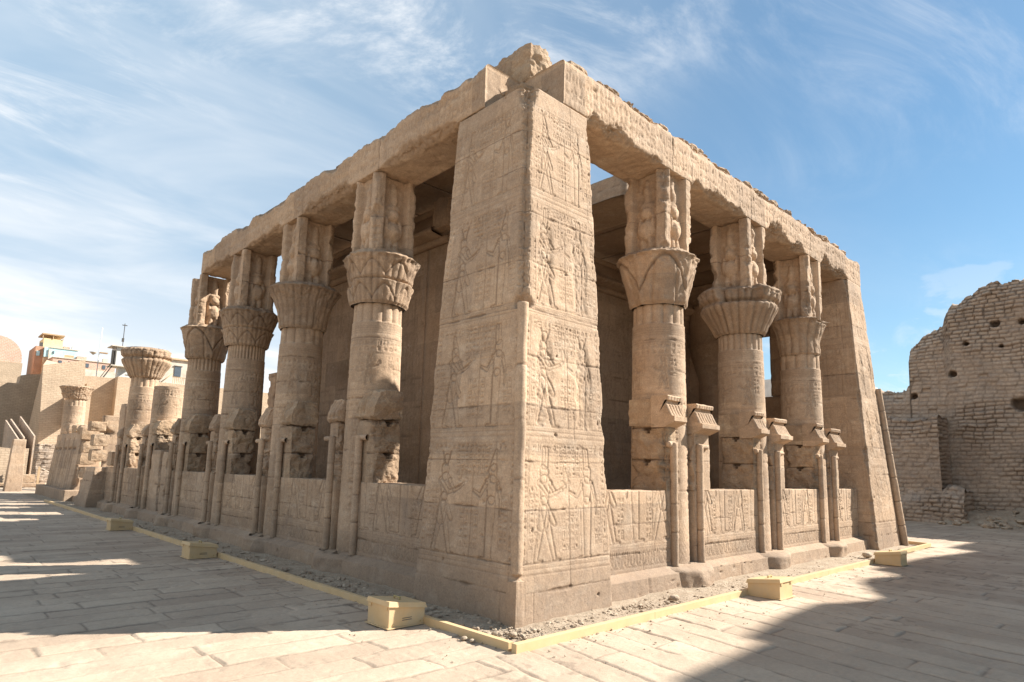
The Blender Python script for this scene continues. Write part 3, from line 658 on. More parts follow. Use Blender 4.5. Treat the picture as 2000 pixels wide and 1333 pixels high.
def impost(cx, cy, seed, z0=5.26, z1=6.65, w_=.415, sway=0):
    P0, P1 = boxpts(cx-w_, cx+w_, cy-w_, cy+w_, z0, z1)
    return loft(P0, P1, 90, .016, {j: bes(seed+j) for j in range(4)}, {j: jag(.13, .02, 3, seed+j) for j in range(4)}, cw=.06, caps=(True, False))
def cavetto(x0, x1, y, z0, z1, seed, ribs=True, worn=0, out=.16):
    'cornice fragment: fillet, ribbed hollow curve and top lip, extruded along X'
    H = z1-z0; prof = [(.02, z0-.07), (-out+.01, z0), (-out-.01, z0+.02), (-out-.01, z0+.09), (-out+.03, z0+.10)]; n = 8; k0 = len(prof)
    for i in range(n+1):
        t = i/n; prof.append((-out+.03+(out-.07)*t**.8, z0+.11+(H-.25)*t))
    prof += [(-.01, z1-.125), (-.01, z1-.075), (-.06, z1-.07), (-.07, z1-.02), (-.05, z1), (.25, z1), (.25, z0-.07)]
    pr = np.array(prof); nx = max(8, int((x1-x0)/.008)); xx = np.linspace(x0, x1, nx+1)[:, None]
    yy = y+pr[None, :, 0]+0*xx; zz = pr[None, :, 1]+0*xx
    cur = np.zeros(len(prof)); cur[k0:k0+n+1] = 1; cur[k0+n+1:k0+n+3] = .3; cur[k0+n+3:k0+n+5] = .35
    rib = np.abs(np.sin((xx-x0)*math.pi/.080)); 
    if ribs: yy = yy+cur[None]*(.034*(1-rib**.5))
    wv = (fbm(xx*5+zz*4, zz*5, seed, 4)-.5); yy = yy+wv*(.02+.10*worn)*(pr[None, :, 0] < .2); zz = zz+(vn(xx*8, zz*9, seed+2)-.5)*(.01+.1*worn)*(pr[None, :, 1] > z1-.1)
    V = np.stack([xx+0*yy, yy, zz], -1); nv = len(prof); F = gridfaces(nx+1, nv, True); V = V.reshape(-1, 3)
    c0, c1 = len(V), len(V)+1; V = np.concatenate([V, [[x0, y+.1, (z0+z1)/2-.05], [x1, y+.1, (z0+z1)/2-.05]]]); i = np.arange(nv); e = nx*nv
    F = np.concatenate([F, np.stack([i*0+c0, i, (i+1) % nv, (i+1) % nv], -1), np.stack([i*0+c1, e+i, e+(i+1) % nv, e+(i+1) % nv], -1)])
    A = np.concatenate([np.tile(cur*.0, nx+1), [0, 0]]); A[:nv*(nx+1)] += (((1-rib)*cur[None]) > .6).ravel()*.25
    return V, F, A
def stub(x0, x1, seed, top=2.82, near=True, yb_=.55, frame=0):
    'broken end of a screen wall, courses of rough blocks with a carved outer face'
    def rough(U, S):
        c = Can(U, S, seed+5, .02); c.joints([.46, .96], seed, D=.03, vert=False, w=.012)
        for zc in (.42, .92):
            k = ((abs(S-S.max()*.5) < .035+.03*(U > zc)) & (abs(U-zc) < .045)); c.h -= .07*k; c.d = np.maximum(c.d, .9*k)
        q = fbm(S*5, U*5, seed, 5)
        return c.h+(np.round(q*9)/9-.5)*.10+(q-.5)*.04, c.d
    def front(U, S):
        c = Can(U, S, seed+6, .004); c.joints([.46, .96], seed, D=.01, vert=False); W = S.max(); c.text(.03, min(W-.02, .16), 0.0, .9, .07, .08, seed=seed+3)
        if frame: k = sst(W-.34, W-.32, S)*sst(W-.1, W-.12, S)*sst(.74, .72, U); c.h -= .035*k
        return c.h, c.d
    P0, P1 = boxpts(x0, x1, -.06, yb_, 1.39, top)
    ch = {j: jag(.13 if (x1-x0 > .5 or j in (0, 3)) and x1-x0 > .3 and near else .03, .015, 4, seed+j*3) for j in range(4)}
    return loft(P0, P1, 90, [.014, .02, .03, .02], {3: rough, 1: rough, 0: front}, ch, cw=.06, caps=(False, True))
def lump(x0, x1, y0, y1, z0, z1, seed, ribs=(0, 0)):
    'weathered top block; the outer face keeps a few cornice ribs'
    V, F, A = rock((x0+x1)/2, (y0+y1)/2, (z0+z1)/2, x1-x0, y1-y0, z1-z0, seed, 44, .34, .76)
    t = (V[:, 2]-z0)/(z1-z0); front = sst((y0+y1)/2, y0, V[:, 1])
    V[:, 1] += front*(.13*sst(.35, 1, t)+.07*sst(.2, 0, t))+(fbm(V[:, 0]*7, V[:, 2]*7, seed, 4, V[:, 1]*7)-.5)*.07; V[:, 2] += (fbm(V[:, 0]*6, V[:, 1]*6, seed+3, 4, V[:, 2]*6)-.5)*.06
    if ribs[1] > ribs[0]:
        k = front*sst(ribs[0]-.02, ribs[0], V[:, 0])*sst(ribs[1]+.02, ribs[1], V[:, 0])*sst(.2, .3, t)*sst(.95, .8, t)
        V[:, 1] += k*.06*(1-np.abs(np.sin((V[:, 0]+.3*t*.2)*math.pi/.085))**.6)
    return V, F, A
def screen(x0, x1, seed, z1=1.39):
    def front(U, S):
        z = U+.0; c = Can(U, S, seed, .003); L = S.max(); c.joints([.52, .93], seed, D=.009, smin=.9, smax=1.6)
        c.hl(.66, w=.008, D=.008); c.hl(.62, w=.008, D=.007); c.hl(.58, w=.006, D=.006); c.lotus(.03, L-.03, .36, .56, .012); c.hl(.34, w=.01, D=.008)
        n = max(2, round(L/.62))
        for i in range(n):
            a = L*(i+.5)/n; f = 1 if i < n/2 else -1
            c.figure(a, .68, 1.38, f, i % 2, .016)
        for i in range(n-1):
            a = L*(i+1)/n; c.text(a-.08, a+.08, .72, 1.3, .08, .07, seed=seed+i, D=.01)
        return c.h, c.d
    P0, P1 = boxpts(x0, x1, -.06, .5, 0, z1)
    return loft(P0, P1, 100, [.013, .05, .05, .05], {0: front, 2: plain_face(seed, [.5, .95])}, None, cw=.03, caps=(False, True))
def plinth(x0, x1, seed, top=.21, out=-.27):
    def f(U, S):
        c = Can(U, S, seed, .008); c.joints([], seed, D=.02, smin=.9, smax=1.7, w=.01); c.pits(5, seed, .03, .03); return c.h, c.d
    P0 = [(x0, out, -.1), (x1, out, -.1), (x1, .3, -.1), (x0, .3, -.1)]; P1 = [(x0, out+.03, top), (x1, out+.03, top), (x1, .3, top+.01), (x0, .3, top+.01)]
    a = loft(P0, P1, 30, .03, {0: f}, {0: jag(.05, .02, 4, seed), 1: jag(.05, .02, 4, seed+1)}, caps=(False, True))
    P0 = [(x0, out+.035, top-.01), (x1, out+.035, top-.01), (x1, .2, top-.01), (x0, .2, top-.01)]; P1 = [(x0, -.075, top+.07), (x1, -.075, top+.07), (x1, .2, top+.07), (x0, .2, top+.07)]
    b = loft(P0, P1, 8, .03, {}, None, caps=(False, True))
    return join([a, b])
def drum(cx, seed, h=.27, r=.82):
    z = np.linspace(-.1, h, 26)
    def Rf(TH, Z):
        e = fbm(np.cos(TH)*3, np.sin(TH)*3, seed, 4, Z*3)-.5; return r-.10*np.clip((Z-h+.07)/.07, 0, 1)**2+e*.16, np.clip(-e, 0, 1)*.3
    return revolve(cx, .41, z, 90, Rf, True)
def frames(c, a, b, z1=2.12, seed=0, o=0):
    'upright torus mouldings either side of a column, with their bars'
    parts = []
    if a: parts += [tube((c-.37-o, -.09, .27), (c-.37-o, -.09, z1),   .06, 14, seed=seed, joints=(.5, .93, 1.4)), tube((c-.50-2*o, -.075, z1-.03), (c-.32-o, -.075, z1-.03), .045, 10, seed=seed+1)]
    if b: parts += [tube((c+.40, -.09, .27), (c+.40, -.09, z1),   .06, 14, seed=seed+2, joints=(.5, .93, 1.4)), tube((c+.37, -.075, z1-.03), (c+.66, -.075, z1-.03), .042, 10, seed=seed+3)]
    return join(parts)

BAYTOP = 1.39
caps_r = [('lily', 5, .9, None), ('wide', 9, .93, [(3.65, .62, .60, 1.1, .17)]), ('slim', 12, .84, [(math.pi*1.5, .5, .86, 1.1, .12)])]
caps_l = [('tier', 15, .9, [(math.pi*1.62, .5, .3, 1.05, .06)]), ('bell', 18, .9, None), ('tier', 22, .9, None), ('lily', 25, .9, None)]
def column(axis_, c, kind, seed, H, brk, left, near=True, parent=T, top=4.37, cap=True, imp=True, sh=None, nst=14):
    col = empty('column', (c, 0, 0) if not left else (0, c, 0), parent=parent)
    W_ = swap if left else (lambda v: v)
    a0 = math.pi*.25
    M('shaft', W_(col_shaft(c, .41, seed, a0, top, nst=nst)), SAND, col)
    M('base_drum', W_(drum(c, seed)), SAND, col)
    if cap: M('capital', W_(capital(c, .41, kind, seed, 0, 4.37, H, brk)), CAPM, col)
    if imp: M('impost_block', W_(impost(c, .41, seed, 4.37+H-.02)), SAND, col)
    return col
RA = [3.6, 6.5, 9.4]; LA = [4.02, 6.92, 9.82, 12.72]
for i, c in enumerate(RA): column('x', c, caps_r[i][0], caps_r[i][1], caps_r[i][2], caps_r[i][3], False, nst=[14, 20, 10][i])
for i, c in enumerate(LA): column('y', c, caps_l[i][0], caps_l[i][1]+40, caps_l[i][2], caps_l[i][3], True, nst=[14, 12, 34, 26][i])
def screen_set(c, left, seed, x0, x1, worn, parent=T):
    'screen wall of the bay x0..x1 lying before column c; column at the far end, stub to both sides of the column'
    W_ = swap if left else (lambda v: v)
    s_ = empty('screen_wall', ((x0+x1)/2, 0, 0) if not left else (0, (x0+x1)/2, 0), parent=parent)
    M('panel', W_(screen(x0, x1, seed)), SAND, s_)
    M('plinth', W_(plinth(x0-.2, x1+.2, seed)), SAND, s_)
    return s_
def stubs(c, left, seed, worn, near=True, far=True, parent=T, tops=(2.82, 2.76), crisp=True):
    W_ = swap if left else (lambda v: v)
    s_ = empty('broken_screen_end', (c, 0, 0) if not left else (0, c, 0), parent=parent)
    if not left:
        if near:
            M('masonry', W_(stub(c-.54, c-.24, seed, tops[0]-.45, yb_=.6)), RUBB, s_)
            M('top_block', W_(rock(c-.38, .30, tops[0]-.25, .40, .74, .50, seed, 36, .22, .92)), RUBB, s_)
            M('cornice_fragment', cavetto(c-.56, c-.2, -.06, tops[0]-.42, tops[0], seed), SAND, s_, False)
        if far:
            M('masonry', W_(stub(c+.28, c+.80, seed+1, tops[1]-.42, near=False, yb_=.34)), SAND, s_)
            M('cornice_fragment', cavetto(c+.27, c+.82, -.06, tops[1]-.42, tops[1], seed+2), SAND, s_, False)
    else:
        if near:
            M('masonry', W_(stub(c-.88, c-.3, seed, 2.36, yb_=.42, frame=1)), RUBB, s_)
            M('cornice_fragment', W_(lump(c-.92, c-.26, -.14, .5, 2.33, tops[0]+.02, seed+4, (c-.6, c-.28))), RUBB, s_)
        if far:
            M('masonry', W_(stub(c+.28, c+.60, seed+1, 2.36, yb_=.32)), SAND, s_)
            M('cornice_fragment', W_(lump(c+.24, c+.64, -.15, .34, 2.33, tops[1], seed+5, (c+.25, c+.66))), SAND, s_)
    M('torus_frame', W_(frames(c, near, far, 2.12, seed, .10 if left else 0)), SAND, s_)
    return s_
x0 = 1.24
for i, c in enumerate(RA):
    screen_set(c, False, 300+i, x0, c-.31, 0); stubs(c, False, 320+i*3, 0, tops=(2.84-.02*i, 2.78-.02*i)); x0 = c+.29
screen_set(0, False, 309, x0, 11.3, 0)
y0 = 1.44
for i, c in enumerate(LA):
    screen_set(c, True, 340+i, y0, c-.31, 0); stubs(c, True, 360+i*3, 1, tops=(2.86, 2.80), crisp=(i in (1, 2))); y0 = c+.29
s_ = screen_set(0, True, 349, y0, 13.72, 0)

# ----- architraves
def arch_face(seed):
    def f(U, S):
        c = Can(S, U, seed, .004); L = U.max()
        for x in (2.75, 5.6, 8.55): 
            k = np.exp(-((U-x-(vn(S*9, S*0+x, 3)-.5)*.03)/.012)**2); c.h -= .02*k; c.d = np.maximum(c.d, .7*k)
        c.text(.04, L-.04, .07, .57, .085, .25, seed=seed+2, D=.009)
        g = sst(.5, .65, vn(U*20, S*3, seed+2)); c.h -= .006*g
        c.h -= .03*np.clip(fbm(U*1.5, S*4, seed+5, 4)-.58, 0, 1)*3
        return c.h, c.d
    return f
def bay_chip(cs, half, seed, amp):
    'heavy breakage of the lower outer edge between the supports'
    def f(U):
        k = np.ones_like(U)
        for c in cs: k = k*sst(.42, .75, abs(U-c))
        k = k*sst(half-.1, half+.25, U)
        v = np.clip(fbm(U*1.6, U*0, seed, 5)-.30, 0, 1); v = .35*v+.65*np.round(v*14)/14+.06*np.abs(vn(U*9, U*0, 5)-.5)
        return .012+k*(.02+amp*v)
    return f
def architrave(x0, x1, cs, seed, amp, jx):
    # section runs along x; polygon edges: 0 outer face (up), 1 top, 2 inner, 3 soffit
    P0 = [(x0, .0, 6.66), (x0, .0, 7.34), (x0, .84, 7.34), (x0, .84, 6.66)]; P1 = [(x1,)+p[1:] for p in P0]
    def soff(U, S):
        c = Can(S, U, seed+8, .006); c.h -= .012*((vn(U*12, S*8, seed) > .62)); c.hl(.2, D=.012, w=.012); c.hl(.62, D=.012, w=.012)
        return c.h+(fbm(U*2, S*2, seed, 3)-.5)*.03, c.d
    return loft(P0, P1, int((x1-x0)/.018), [.02, .04, .05, .03], {0: arch_face(seed), 3: soff},
        {0: bay_chip([c-x0 for c in cs], jx-x0, seed, amp), 1: jag(.14, .02, 1.6, seed+3), 2: jag(.12, .03, 2, seed+4)}, cw=.07)
ar = empty('architrave', (6, 0, 7), parent=T)
M('beam', architrave(.70, 12.55, RA+[12.1], 501, .34, 1.24), SAND, ar)
# rough remains of the roof bed lying along the top of the sunlit beam
rs = np.random.RandomState(8); parts = []
x = .95
while x < 11.9:
    l = .12+.3*rs.rand(); hgt = .05+.08*rs.rand()*(1 if rs.rand() > .25 else .2); parts.append(rock(x+l/2, .28+.08*rs.rand(), 7.36+hgt/2, l*1.15, .5+.1*rs.rand(), hgt*2.0, int(x*10), 7, .5, .5)); x += l*(.8 if rs.rand() > .12 else 1.6)
M('crumbled_edge', join(parts), RUBB, ar, False)
al = empty('architrave', (0, 6, 7), parent=T)
M('beam', swap(architrave(.86, 12.42, LA, 502, .26, 1.44)), SAND, al)
# corner: broken blocks behind the pier top
cb = empty('broken_corner_masonry', (.6, .6, 6.7), parent=T)
M('core_block', rock(.78, .9, 6.86, 1.0, .95, .6, 3, 40, .6, .55), RUBB, cb)
M('perched_block', rock(1.0, 1.14, 7.66, .72, 1.05, .72, 12, 44, .5, .58, .05), RUBB, cb)
M('leaning_block', rock(1.12, .62, 7.12, .85, .66, .7, 18, 40, .5, .6), RUBB, cb)

# ----- far corner pier
P0 = [(11.3, -.46, -.1), (13.0, -.46, -.1), (13.0, 1.4, -.1), (11.3, 1.4, -.1)]; P1 = [(11.5, 0, 6.66), (12.56, 0, 6.66), (12.56, 1.4, 6.66), (11.5, 1.4, 6.66)]
fp = empty('far_pier', (12.2, 0, 0), parent=T)
M('pier_body', loft(P0, P1, 330, [.02, .05, .05, .02], {0: pier_face(303, .3), 3: plain_face(77, deco=True)}, {0: jag(.10, .012, 2.5, 11), 1: jag(.06, .012, 2, 12)}, caps=(False, True)), SAND, fp)
P0 = [(12.56, 0, 6.66), (12.56, .0, 7.36), (12.56, .84, 7.36), (12.56, .84, 6.66)]; 
M('torus_moulding', tube((13.22, -.5, 0), (12.78, -.2, 3.95), .085, 16, seed=8, joints=(.5, 1.1, 1.7, 2.3, 2.9, 3.4)), SAND, fp)
M('torus_backing', loft([(12.99, -.44, -.1), (13.2, -.44, -.1), (13.2, .9, -.1), (12.99, .9, -.1)], [(12.70, -.15, 3.9), (12.80, -.15, 3.9), (12.80, .9, 3.9), (12.70, .9, 3.9)], 60, .05), SAND, fp)
# far flank seen through the openings; added pieces narrow the gap against sun
ff = empty('far_colonnade', (12.1, 3, 0), parent=T)
M('panel', loft(*boxpts(11.75, 12.3, 1.4, 2.7, 0, 3.8), 40, .05, {}), SAND_SHADED, ff)
M('wall', loft(*boxpts(11.76, 12.3, 2.72, 6, 0, 6.66), 60, .06, {3: plain_face(91)}), SAND_SHADED, ff)
M('wall', loft(*boxpts(11.78, 13.4, 1.42, 2.16, 3.82, 6.66), 30, .06, {3: plain_face(92)}), SAND_SHADED, ff)  # stretched past the pier to block sun from the back wall
M('sun_blocking_wall', loft(*boxpts(11.8, 12.3, 2.18, 2.7, 5.6, 6.66), 20, .05, {}), SAND_SHADED, ff)  # added above the gap to block sun
M('shaft', revolve(12.1, 4.02, np.arange(0, 6.7, .06), 60, lambda TH, Z: (.46+0*Z+(Z > 4.4)*np.clip(Z-4.4, 0, .9)*.25, 0*Z)), SAND_SHADED, ff)
M('beam', loft(*boxpts(11.72, 12.56, .85, 8, 6.66, 7.34), 16, .06, {}), SAND_SHADED, ff)

# ----- sanctuary walls and roof slabs inside
sn = empty('sanctuary', (2.4, 4.63, 0), parent=T)
def sanct_face(seed):
    def f(U, S):
        c = Can(U, S, seed, .005); c.joints([.6, 1.2, 1.8, 2.4, 3., 3.6, 4.2, 4.8, 5.4, 6.], seed, D=.012); c.pits(30, seed, .03, .02)
        L = S.max()
        for i in range(4): register(c, .1, L-.1, .9+i*1.3, 2.05+i*1.3, seed+i*13, .009, borders=False)
        return c.h, c.d
    return f
M('wall', loft(*boxpts(2.4, 12.9, 4.63, 5.4, -.1, 6.35), 170, [.04, .2, .2, .1], {0: sanct_face(701)}), SAND_SHADED, sn)
M('wall', loft(*boxpts(2.4, 3.1, 5.4, 11.9, -.1, 6.35), 170, [.1, .1, .2, .035], {3: sanct_face(702)}), SAND_SHADED, sn)
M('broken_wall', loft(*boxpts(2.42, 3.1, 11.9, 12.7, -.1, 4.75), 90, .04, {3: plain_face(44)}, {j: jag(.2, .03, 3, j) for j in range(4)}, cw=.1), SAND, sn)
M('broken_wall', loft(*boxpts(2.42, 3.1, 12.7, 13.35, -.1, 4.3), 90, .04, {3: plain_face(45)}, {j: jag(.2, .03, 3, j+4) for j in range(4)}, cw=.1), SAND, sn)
M('torus_moulding', join([tube((2.36, 4.6, 6.36), (2.36, 11.9, 6.36), .09, 12, 60), tube((2.36, 4.6, 6.36), (12.9, 4.6, 6.36), .09, 12, 60)]), SAND_SHADED, sn)
M('cornice', join([swap(cavetto(4.78, 11.9, 2.4, 6.45, 7.15, 5, True, 0, .38)), cavetto(2.3, 12.9, 4.63, 6.45, 7.15, 6, True, 0, .38)]), SAND_SHADED, sn)
M('corner_block', rock(2.35, 4.62, 6.82, .62, .6, .75, 9, 24, .3, .75), SAND_SHADED, sn)
rf = empty('roof_slabs', (5, 5, 7.5), parent=T)
rs = np.random.RandomState(2)
y = 3.3
while y < 9.5:
    l = 1.2+.5*rs.rand(); M('slab', loft(*boxpts(.5 if y > 3.4 else 1.1, 3.6, y+.02, y+l-.02, 7.37+.02*rs.rand(), 7.75), 10, .06, {}, {j: jag(.12, .04, 2, int(y)+j) for j in range(4)}), SAND_SHADED, rf); y += l
M('slab', loft(*boxpts(.86, 3.42, 1.95, 3.28, 7.37, 7.7), 10, .06, {}, {j: jag(.12, .04, 2, 3+j) for j in range(4)}), SAND_SHADED, rf)
M('slab', loft(*boxpts(4.97, 6.3, 2.1, 6.2, 7.42, 7.9), 14, .05, {3: plain_face(88, [.25], .02)}, {j: jag(.10, .03, 2, 30+j) for j in range(4)}), RUBB, rf)
x = 6.34
while x < 13.0:
    l = 1.3+.3*rs.rand(); M('slab', loft(*boxpts(x, x+l-.03, .9, 6.0, 7.36, 7.8), 8, .08, {}), SAND_SHADED, rf); x += l

# ------------------------------------------------------------------ ruined colonnade further left
Q = empty('ruined_colonnade', (0, 14, 0), 'roofless row of broken columns and screen walls continuing behind the temple at left', 'ruin')
column('y', 15.62, '', 81, .9, None, True, parent=Q, top=3.85, cap=False, imp=False, nst=0)
column('y', 18.52, 'wide', 83, .98, [(math.pi*.5, .7, .78, 1.1, .12)], True, parent=Q, imp=False)
column('y', 30.1, 'tier', 85, .62, None, True, parent=Q, imp=False)
stubs(15.62, True, 401, 1, crisp=False, parent=Q); stubs(18.52, True, 404, 1, crisp=False, parent=Q)
y0 = 14.02
for i, (c, e) in enumerate(((15.62, 15.31), (18.52, 18.21), (21.4, 20.4))):
    screen_set(c, True, 420+i, y0, e, 0, parent=Q); y0 = c+.29
jb = empty('door_jamb', (0, 14, 0), parent=Q)
M('jamb_block', loft(*boxpts(-.1, .6, 14.0, 14.9, 0, 1.93), 60, .03, {3: plain_face(61, [.5, 1.0, 1.5])}, {j: jag(.12, .02, 4, j+50) for j in range(4)}), SAND, jb)
M('jamb_block', loft(*boxpts(-.14, .5, 13.2, 13.72, 0, 1.88), 60, .03, {3: plain_face(62, [.5, 1.0, 1.5])}, {j: jag(.16, .02, 4, j+54) for j in range(4)}), SAND, jb)
# battered gate stub and the tall carved wall further on
gp = empty('gate_stub', (-.3, 21, 0), parent=Q)
M('stub_body', loft([(-.62, 20.2, -.1), (.5, 20.2, -.1), (.5, 21.9, -.1), (-.62, 21.9, -.1)], [(-.40, 20.3, 1.36), (.5, 20.3, 1.36), (.5, 21.7, 1.36), (-.40, 21.7, 1.36)], 50, .03, {3: plain_face(63, [.55, 1.0]), 0: plain_face(64, [.55])}), SAND, gp)
tw = empty('carved_gate_wall', (0, 28, 0), parent=Q)
def panelled(U, S):
    c = Can(U, S, 9, .006); c.joints([.5, 1.05, 1.6, 2.2], 9, D=.012); L = S.max()
    for a in (.2, 1.1, 2.2, 3.3, 4.2):
        c.vl(a, .3, 2.6, .06, .12, .7); c.vl(a+.4, .3, 2.2, .05, .08, .6); c.hl(2.15, a, a+.8, .05, .08, .6)
    return c.h, c.d
M('wall_body', loft([(-.30, 24.9, -.1), (.7, 24.9, -.1), (.7, 30.6, -.1), (-.30, 30.6, -.1)], [(-.06, 24.9, 2.7), (.7, 24.9, 2.7), (.7, 30.6, 2.7), (-.06, 30.6, 2.7)], 90, [.05, .1, .1, .04], {3: panelled}, {j: jag(.15, .03, 1.5, j+70) for j in range(4)}), SAND, tw)
M('plinth', loft(*boxpts(-.55, .2, 24.4, 31.2, -.1, .42), 14, .06, {3: plain_face(12, [])}), SAND, tw)
M('plinth', swap(plinth(21.9, 24.5, 33)), SAND, tw)
# upright jamb at x behind: stump with missing middle
M('tall_stump', loft(*boxpts(.25, .8, 20.0, 20.9, 1.3, 3.6), 60, .04, {3: plain_face(66, [.6, 1.2, 1.75])}, {j: jag(.15, .03, 3, j+80) for j in range(4)}), SAND, gp)
blk = [(.1, 24.55, 2.62, .7, .62, .55, 'rounded sunlit block at the top left of the tumbled pile'), (.15, 23.6, 2.9, .6, .9, .42, 'loaf shaped block crowning the tumbled stone pile'),
       (.1, 24.3, 2.1, .6, .6, .5, 'pale broken block in the pile just under the rounded one'), (.15, 22.9, 2.35, .6, .9, .5, 'long pale lintel stone lying across the pile'),
       (.05, 24.2, 1.62, .65, .8, .48, 'wedge shaped block leaning in the middle of the pile'), (.15, 23.0, 1.78, .6, .85, .5, 'square bright block at the right of the pile'),
       (.05, 23.2, 1.12, .7, 1.3, .46, 'big rounded boulder like block low in the pile'), (.1, 24.5, 1.1, .6, .5, .5, 'small shaded block at the lower left of the pile'),
       (.1, 23.0, .62, .7, 1.9, .6, 'long base block carrying the tumbled pile'), (.05, 19.6, 1.05+.62, .5, .8, .56, 'rough sunlit block on the sill beside the gate stub')]
for i, (a, b, z, s1, s2, s3, lb) in enumerate(blk):
    setp(M('stone_block', rock(a, b, z, s1, s2*.9, s3, i*7+3, 22, .22, .8), RUBB), lb, 'stone block', 'tumbled stone blocks in the ruined colonnade')

for i, (x_, y_, z_, a_, b_, c_, lb) in enumerate(((.2, 25.4, 2.82, .8, .9, .4, 'flat pale stone lying on the near end of the carved gate wall'), (.25, 27.0, 2.86, .7, 1.2, .42, 'long worn stone lying on the middle of the carved gate wall'), (.3, 28.4, 2.9, .8, .8, .5, 'squarish worn stone on the carved gate wall beside the far column'))):
    setp(M('stone_block', rock(x_, y_, z_, a_, b_, c_, i*5+41, 20, .35, .7), RUBB), lb, 'stone block', 'tumbled stone blocks in the ruined colonnade')
for i, (x_, y_, w_, h_, lb) in enumerate(((2.6, 24, 1.6, 2.3, 'broken sunlit wall end standing inside the ruin behind the tumbled pile'), (4.6, 30, 2.6, 3.3, 'ragged pale wall deeper inside the ruin, right of the far column'), (2.2, 33, 1.2, 3.9, 'narrow broken wall stump beyond the far column'), (3.4, 19.5, 1.3, 2.9, 'broken wall stump seen between the two broken columns'))):
    setp(M('ruined_wall', loft(*boxpts(x_, x_+w_, y_, y_+.7, -.1, h_), 70, .05, {0: plain_face(i+20), 3: plain_face(i+24)}, {j: jag(.5, .04, 1.3, i*4+j) for j in range(4)}, cw=.2), RUBB), lb, 'ruined wall', 'broken walls inside the ruined court')

# ------------------------------------------------------------------ light boxes and cable strip
def pm(name, V, F, m, parent=None, bev=0):
    me = bpy.data.meshes.new(name); bm = bmesh.new(); vs = [bm.verts.new(v) for v in V]
    for f in F: bm.faces.new([vs[i] for i in f])
    bmesh.ops.recalc_face_normals(bm, faces=bm.faces[:])
    if bev: bmesh.ops.bevel(bm, geom=bm.edges[:], offset=bev, segments=2, affect='EDGES', profile=.5)
    bm.to_mesh(me); bm.free(); return put(name, me, m, parent)
BF = [(0, 1, 2, 3), (4, 5, 6, 7), (0, 1, 5, 4), (1, 2, 6, 5), (2, 3, 7, 6), (3, 0, 4, 7)]
def bx(name, x0, x1, y0, y1, z0, z1, m, parent=None, bev=0):
    return pm(name, [(x0, y0, z0), (x1, y0, z0), (x1, y1, z0), (x0, y1, z0), (x0, y0, z1), (x1, y0, z1), (x1, y1, z1), (x0, y1, z1)], BF, m, parent, bev)
def light_box(x, y, rz, label, h1=.225, h2=.17):
    'origin at the middle of the base; outer side is -X local'
    w2, d2 = .225, .2; t = empty('light_box', (0, 0, 0), label, 'metal box', 'cream metal light boxes along the strip')
    pm('body', [(-w2, -d2, 0), (w2, -d2, 0), (w2, d2, 0), (-w2, d2, 0), (-w2, -d2, h1), (w2, -d2, h2), (w2, d2, h2), (-w2, d2, h1)], BF, PAINT, t, .004)
    o = .018; a = .04; s_ = (h1-h2)/(2*w2)
    def Hh(x_): return h1-(x_+w2)*s_
    L = [(-w2-o, -d2-o), (w2+o, -d2-o), (w2+o, d2+o), (-w2-o, d2+o)]; U = [(-w2-.004, -d2-.004), (w2+.004, -d2-.004), (w2+.004, d2+.004), (-w2-.004, d2+.004)]
    V = [(p, q, Hh(p)-.012) for p, q in L]+[(p, q, Hh(p)+a) for p, q in U]
    pm('lid', V, BF, PAINT, t, .003)
    hx = .0; zz = Hh(hx)+a
    hd = join([tube((hx, -.05, zz-.005), (hx, -.05, zz+.028), .009, 8, 2), tube((hx, .05, zz-.005), (hx, .05, zz+.028), .009, 8, 2), tube((hx, -.06, zz+.026), (hx, .06, zz+.026), .009, 8, 4)])
    M('handle', hd, BRASS, t); bx('base_flange', -w2-.02, w2+.01, -d2-.02, d2+.02, -.004, .006, PAINT, t)
    for q in (-.15, .15): bx('hinge', -w2-.012, -w2+.004, q-.025, q+.025, h1-.045, h1-.012, PAINT, t)
    for q in (-.17, .17): M('screw', tube((q, -d2-.006, .03), (q, -d2+.01, .03), .008, 8, 1), BRASS, t, False)
    bx('vent_slot', -.06, .06, -d2-.002, -d2+.004, .06, .066, DARKM, t); bx('vent_slot', -.06, .06, -d2-.002, -d2+.004, .08, .086, DARKM, t)
    t.location = (x, y, .012); t.rotation_euler = (0, 0, rz); return t
light_box(-1.345, .45, 0, 'nearest cream metal box with sloping lid, on the shaded paving left of the corner')
light_box(-1.375, 6.48, 0, 'cream metal box with sloping lid in the shade, middle one along the left strip')
light_box(-1.36, 12.06, 0, 'farthest and smallest cream metal box along the shaded left strip')
light_box(3.56, -1.385, math.pi/2, 'cream metal box with a sunlit lid, in front of the first sunlit column')
light_box(8.83, -1.41, math.pi/2, 'cream metal box before the far corner pier, half in sun')
def strip(name, pts, label):
    parts = []
    t = empty(name, (*pts[0], 0), label, 'cable strip', 'cream metal cable strips')
    for (ax, ay), (bx_, by) in zip(pts[:-1], pts[1:]):
        d_ = Vector((bx_-ax, by-ay, 0)); L = d_.length; d_.normalize(); n = Vector((-d_.y, d_.x, 0)); k = max(1, round(L/2.4)); 
        for i in range(k):
            a = Vector((ax, ay, 0))+d_*(L*i/k+.002); b = Vector((ax, ay, 0))+d_*(L*(i+1)/k-.002); j = (random.Random(i*3+k).random()-.5)*.006; z0_, z1_ = -.01, .078+j
            V = [a-n*.032, b-n*.032, b+n*.032, a+n*.032]
            pm('channel_piece', [(v.x+j, v.y, z0_) for v in V]+[(v.x+j, v.y, z1_) for v in V], BF, PAINT, t, .003)
    return t
strip('cable_strip', [(-1.10, -1.06), (-1.10, 24.4)], 'long cream metal strip edging the soil along the shaded left side')
strip('cable_strip', [(-1.136, -1.13), (3.30, -1.13), (9.3, -1.13)], 'cream metal strip edging the soil along the sunlit right side')
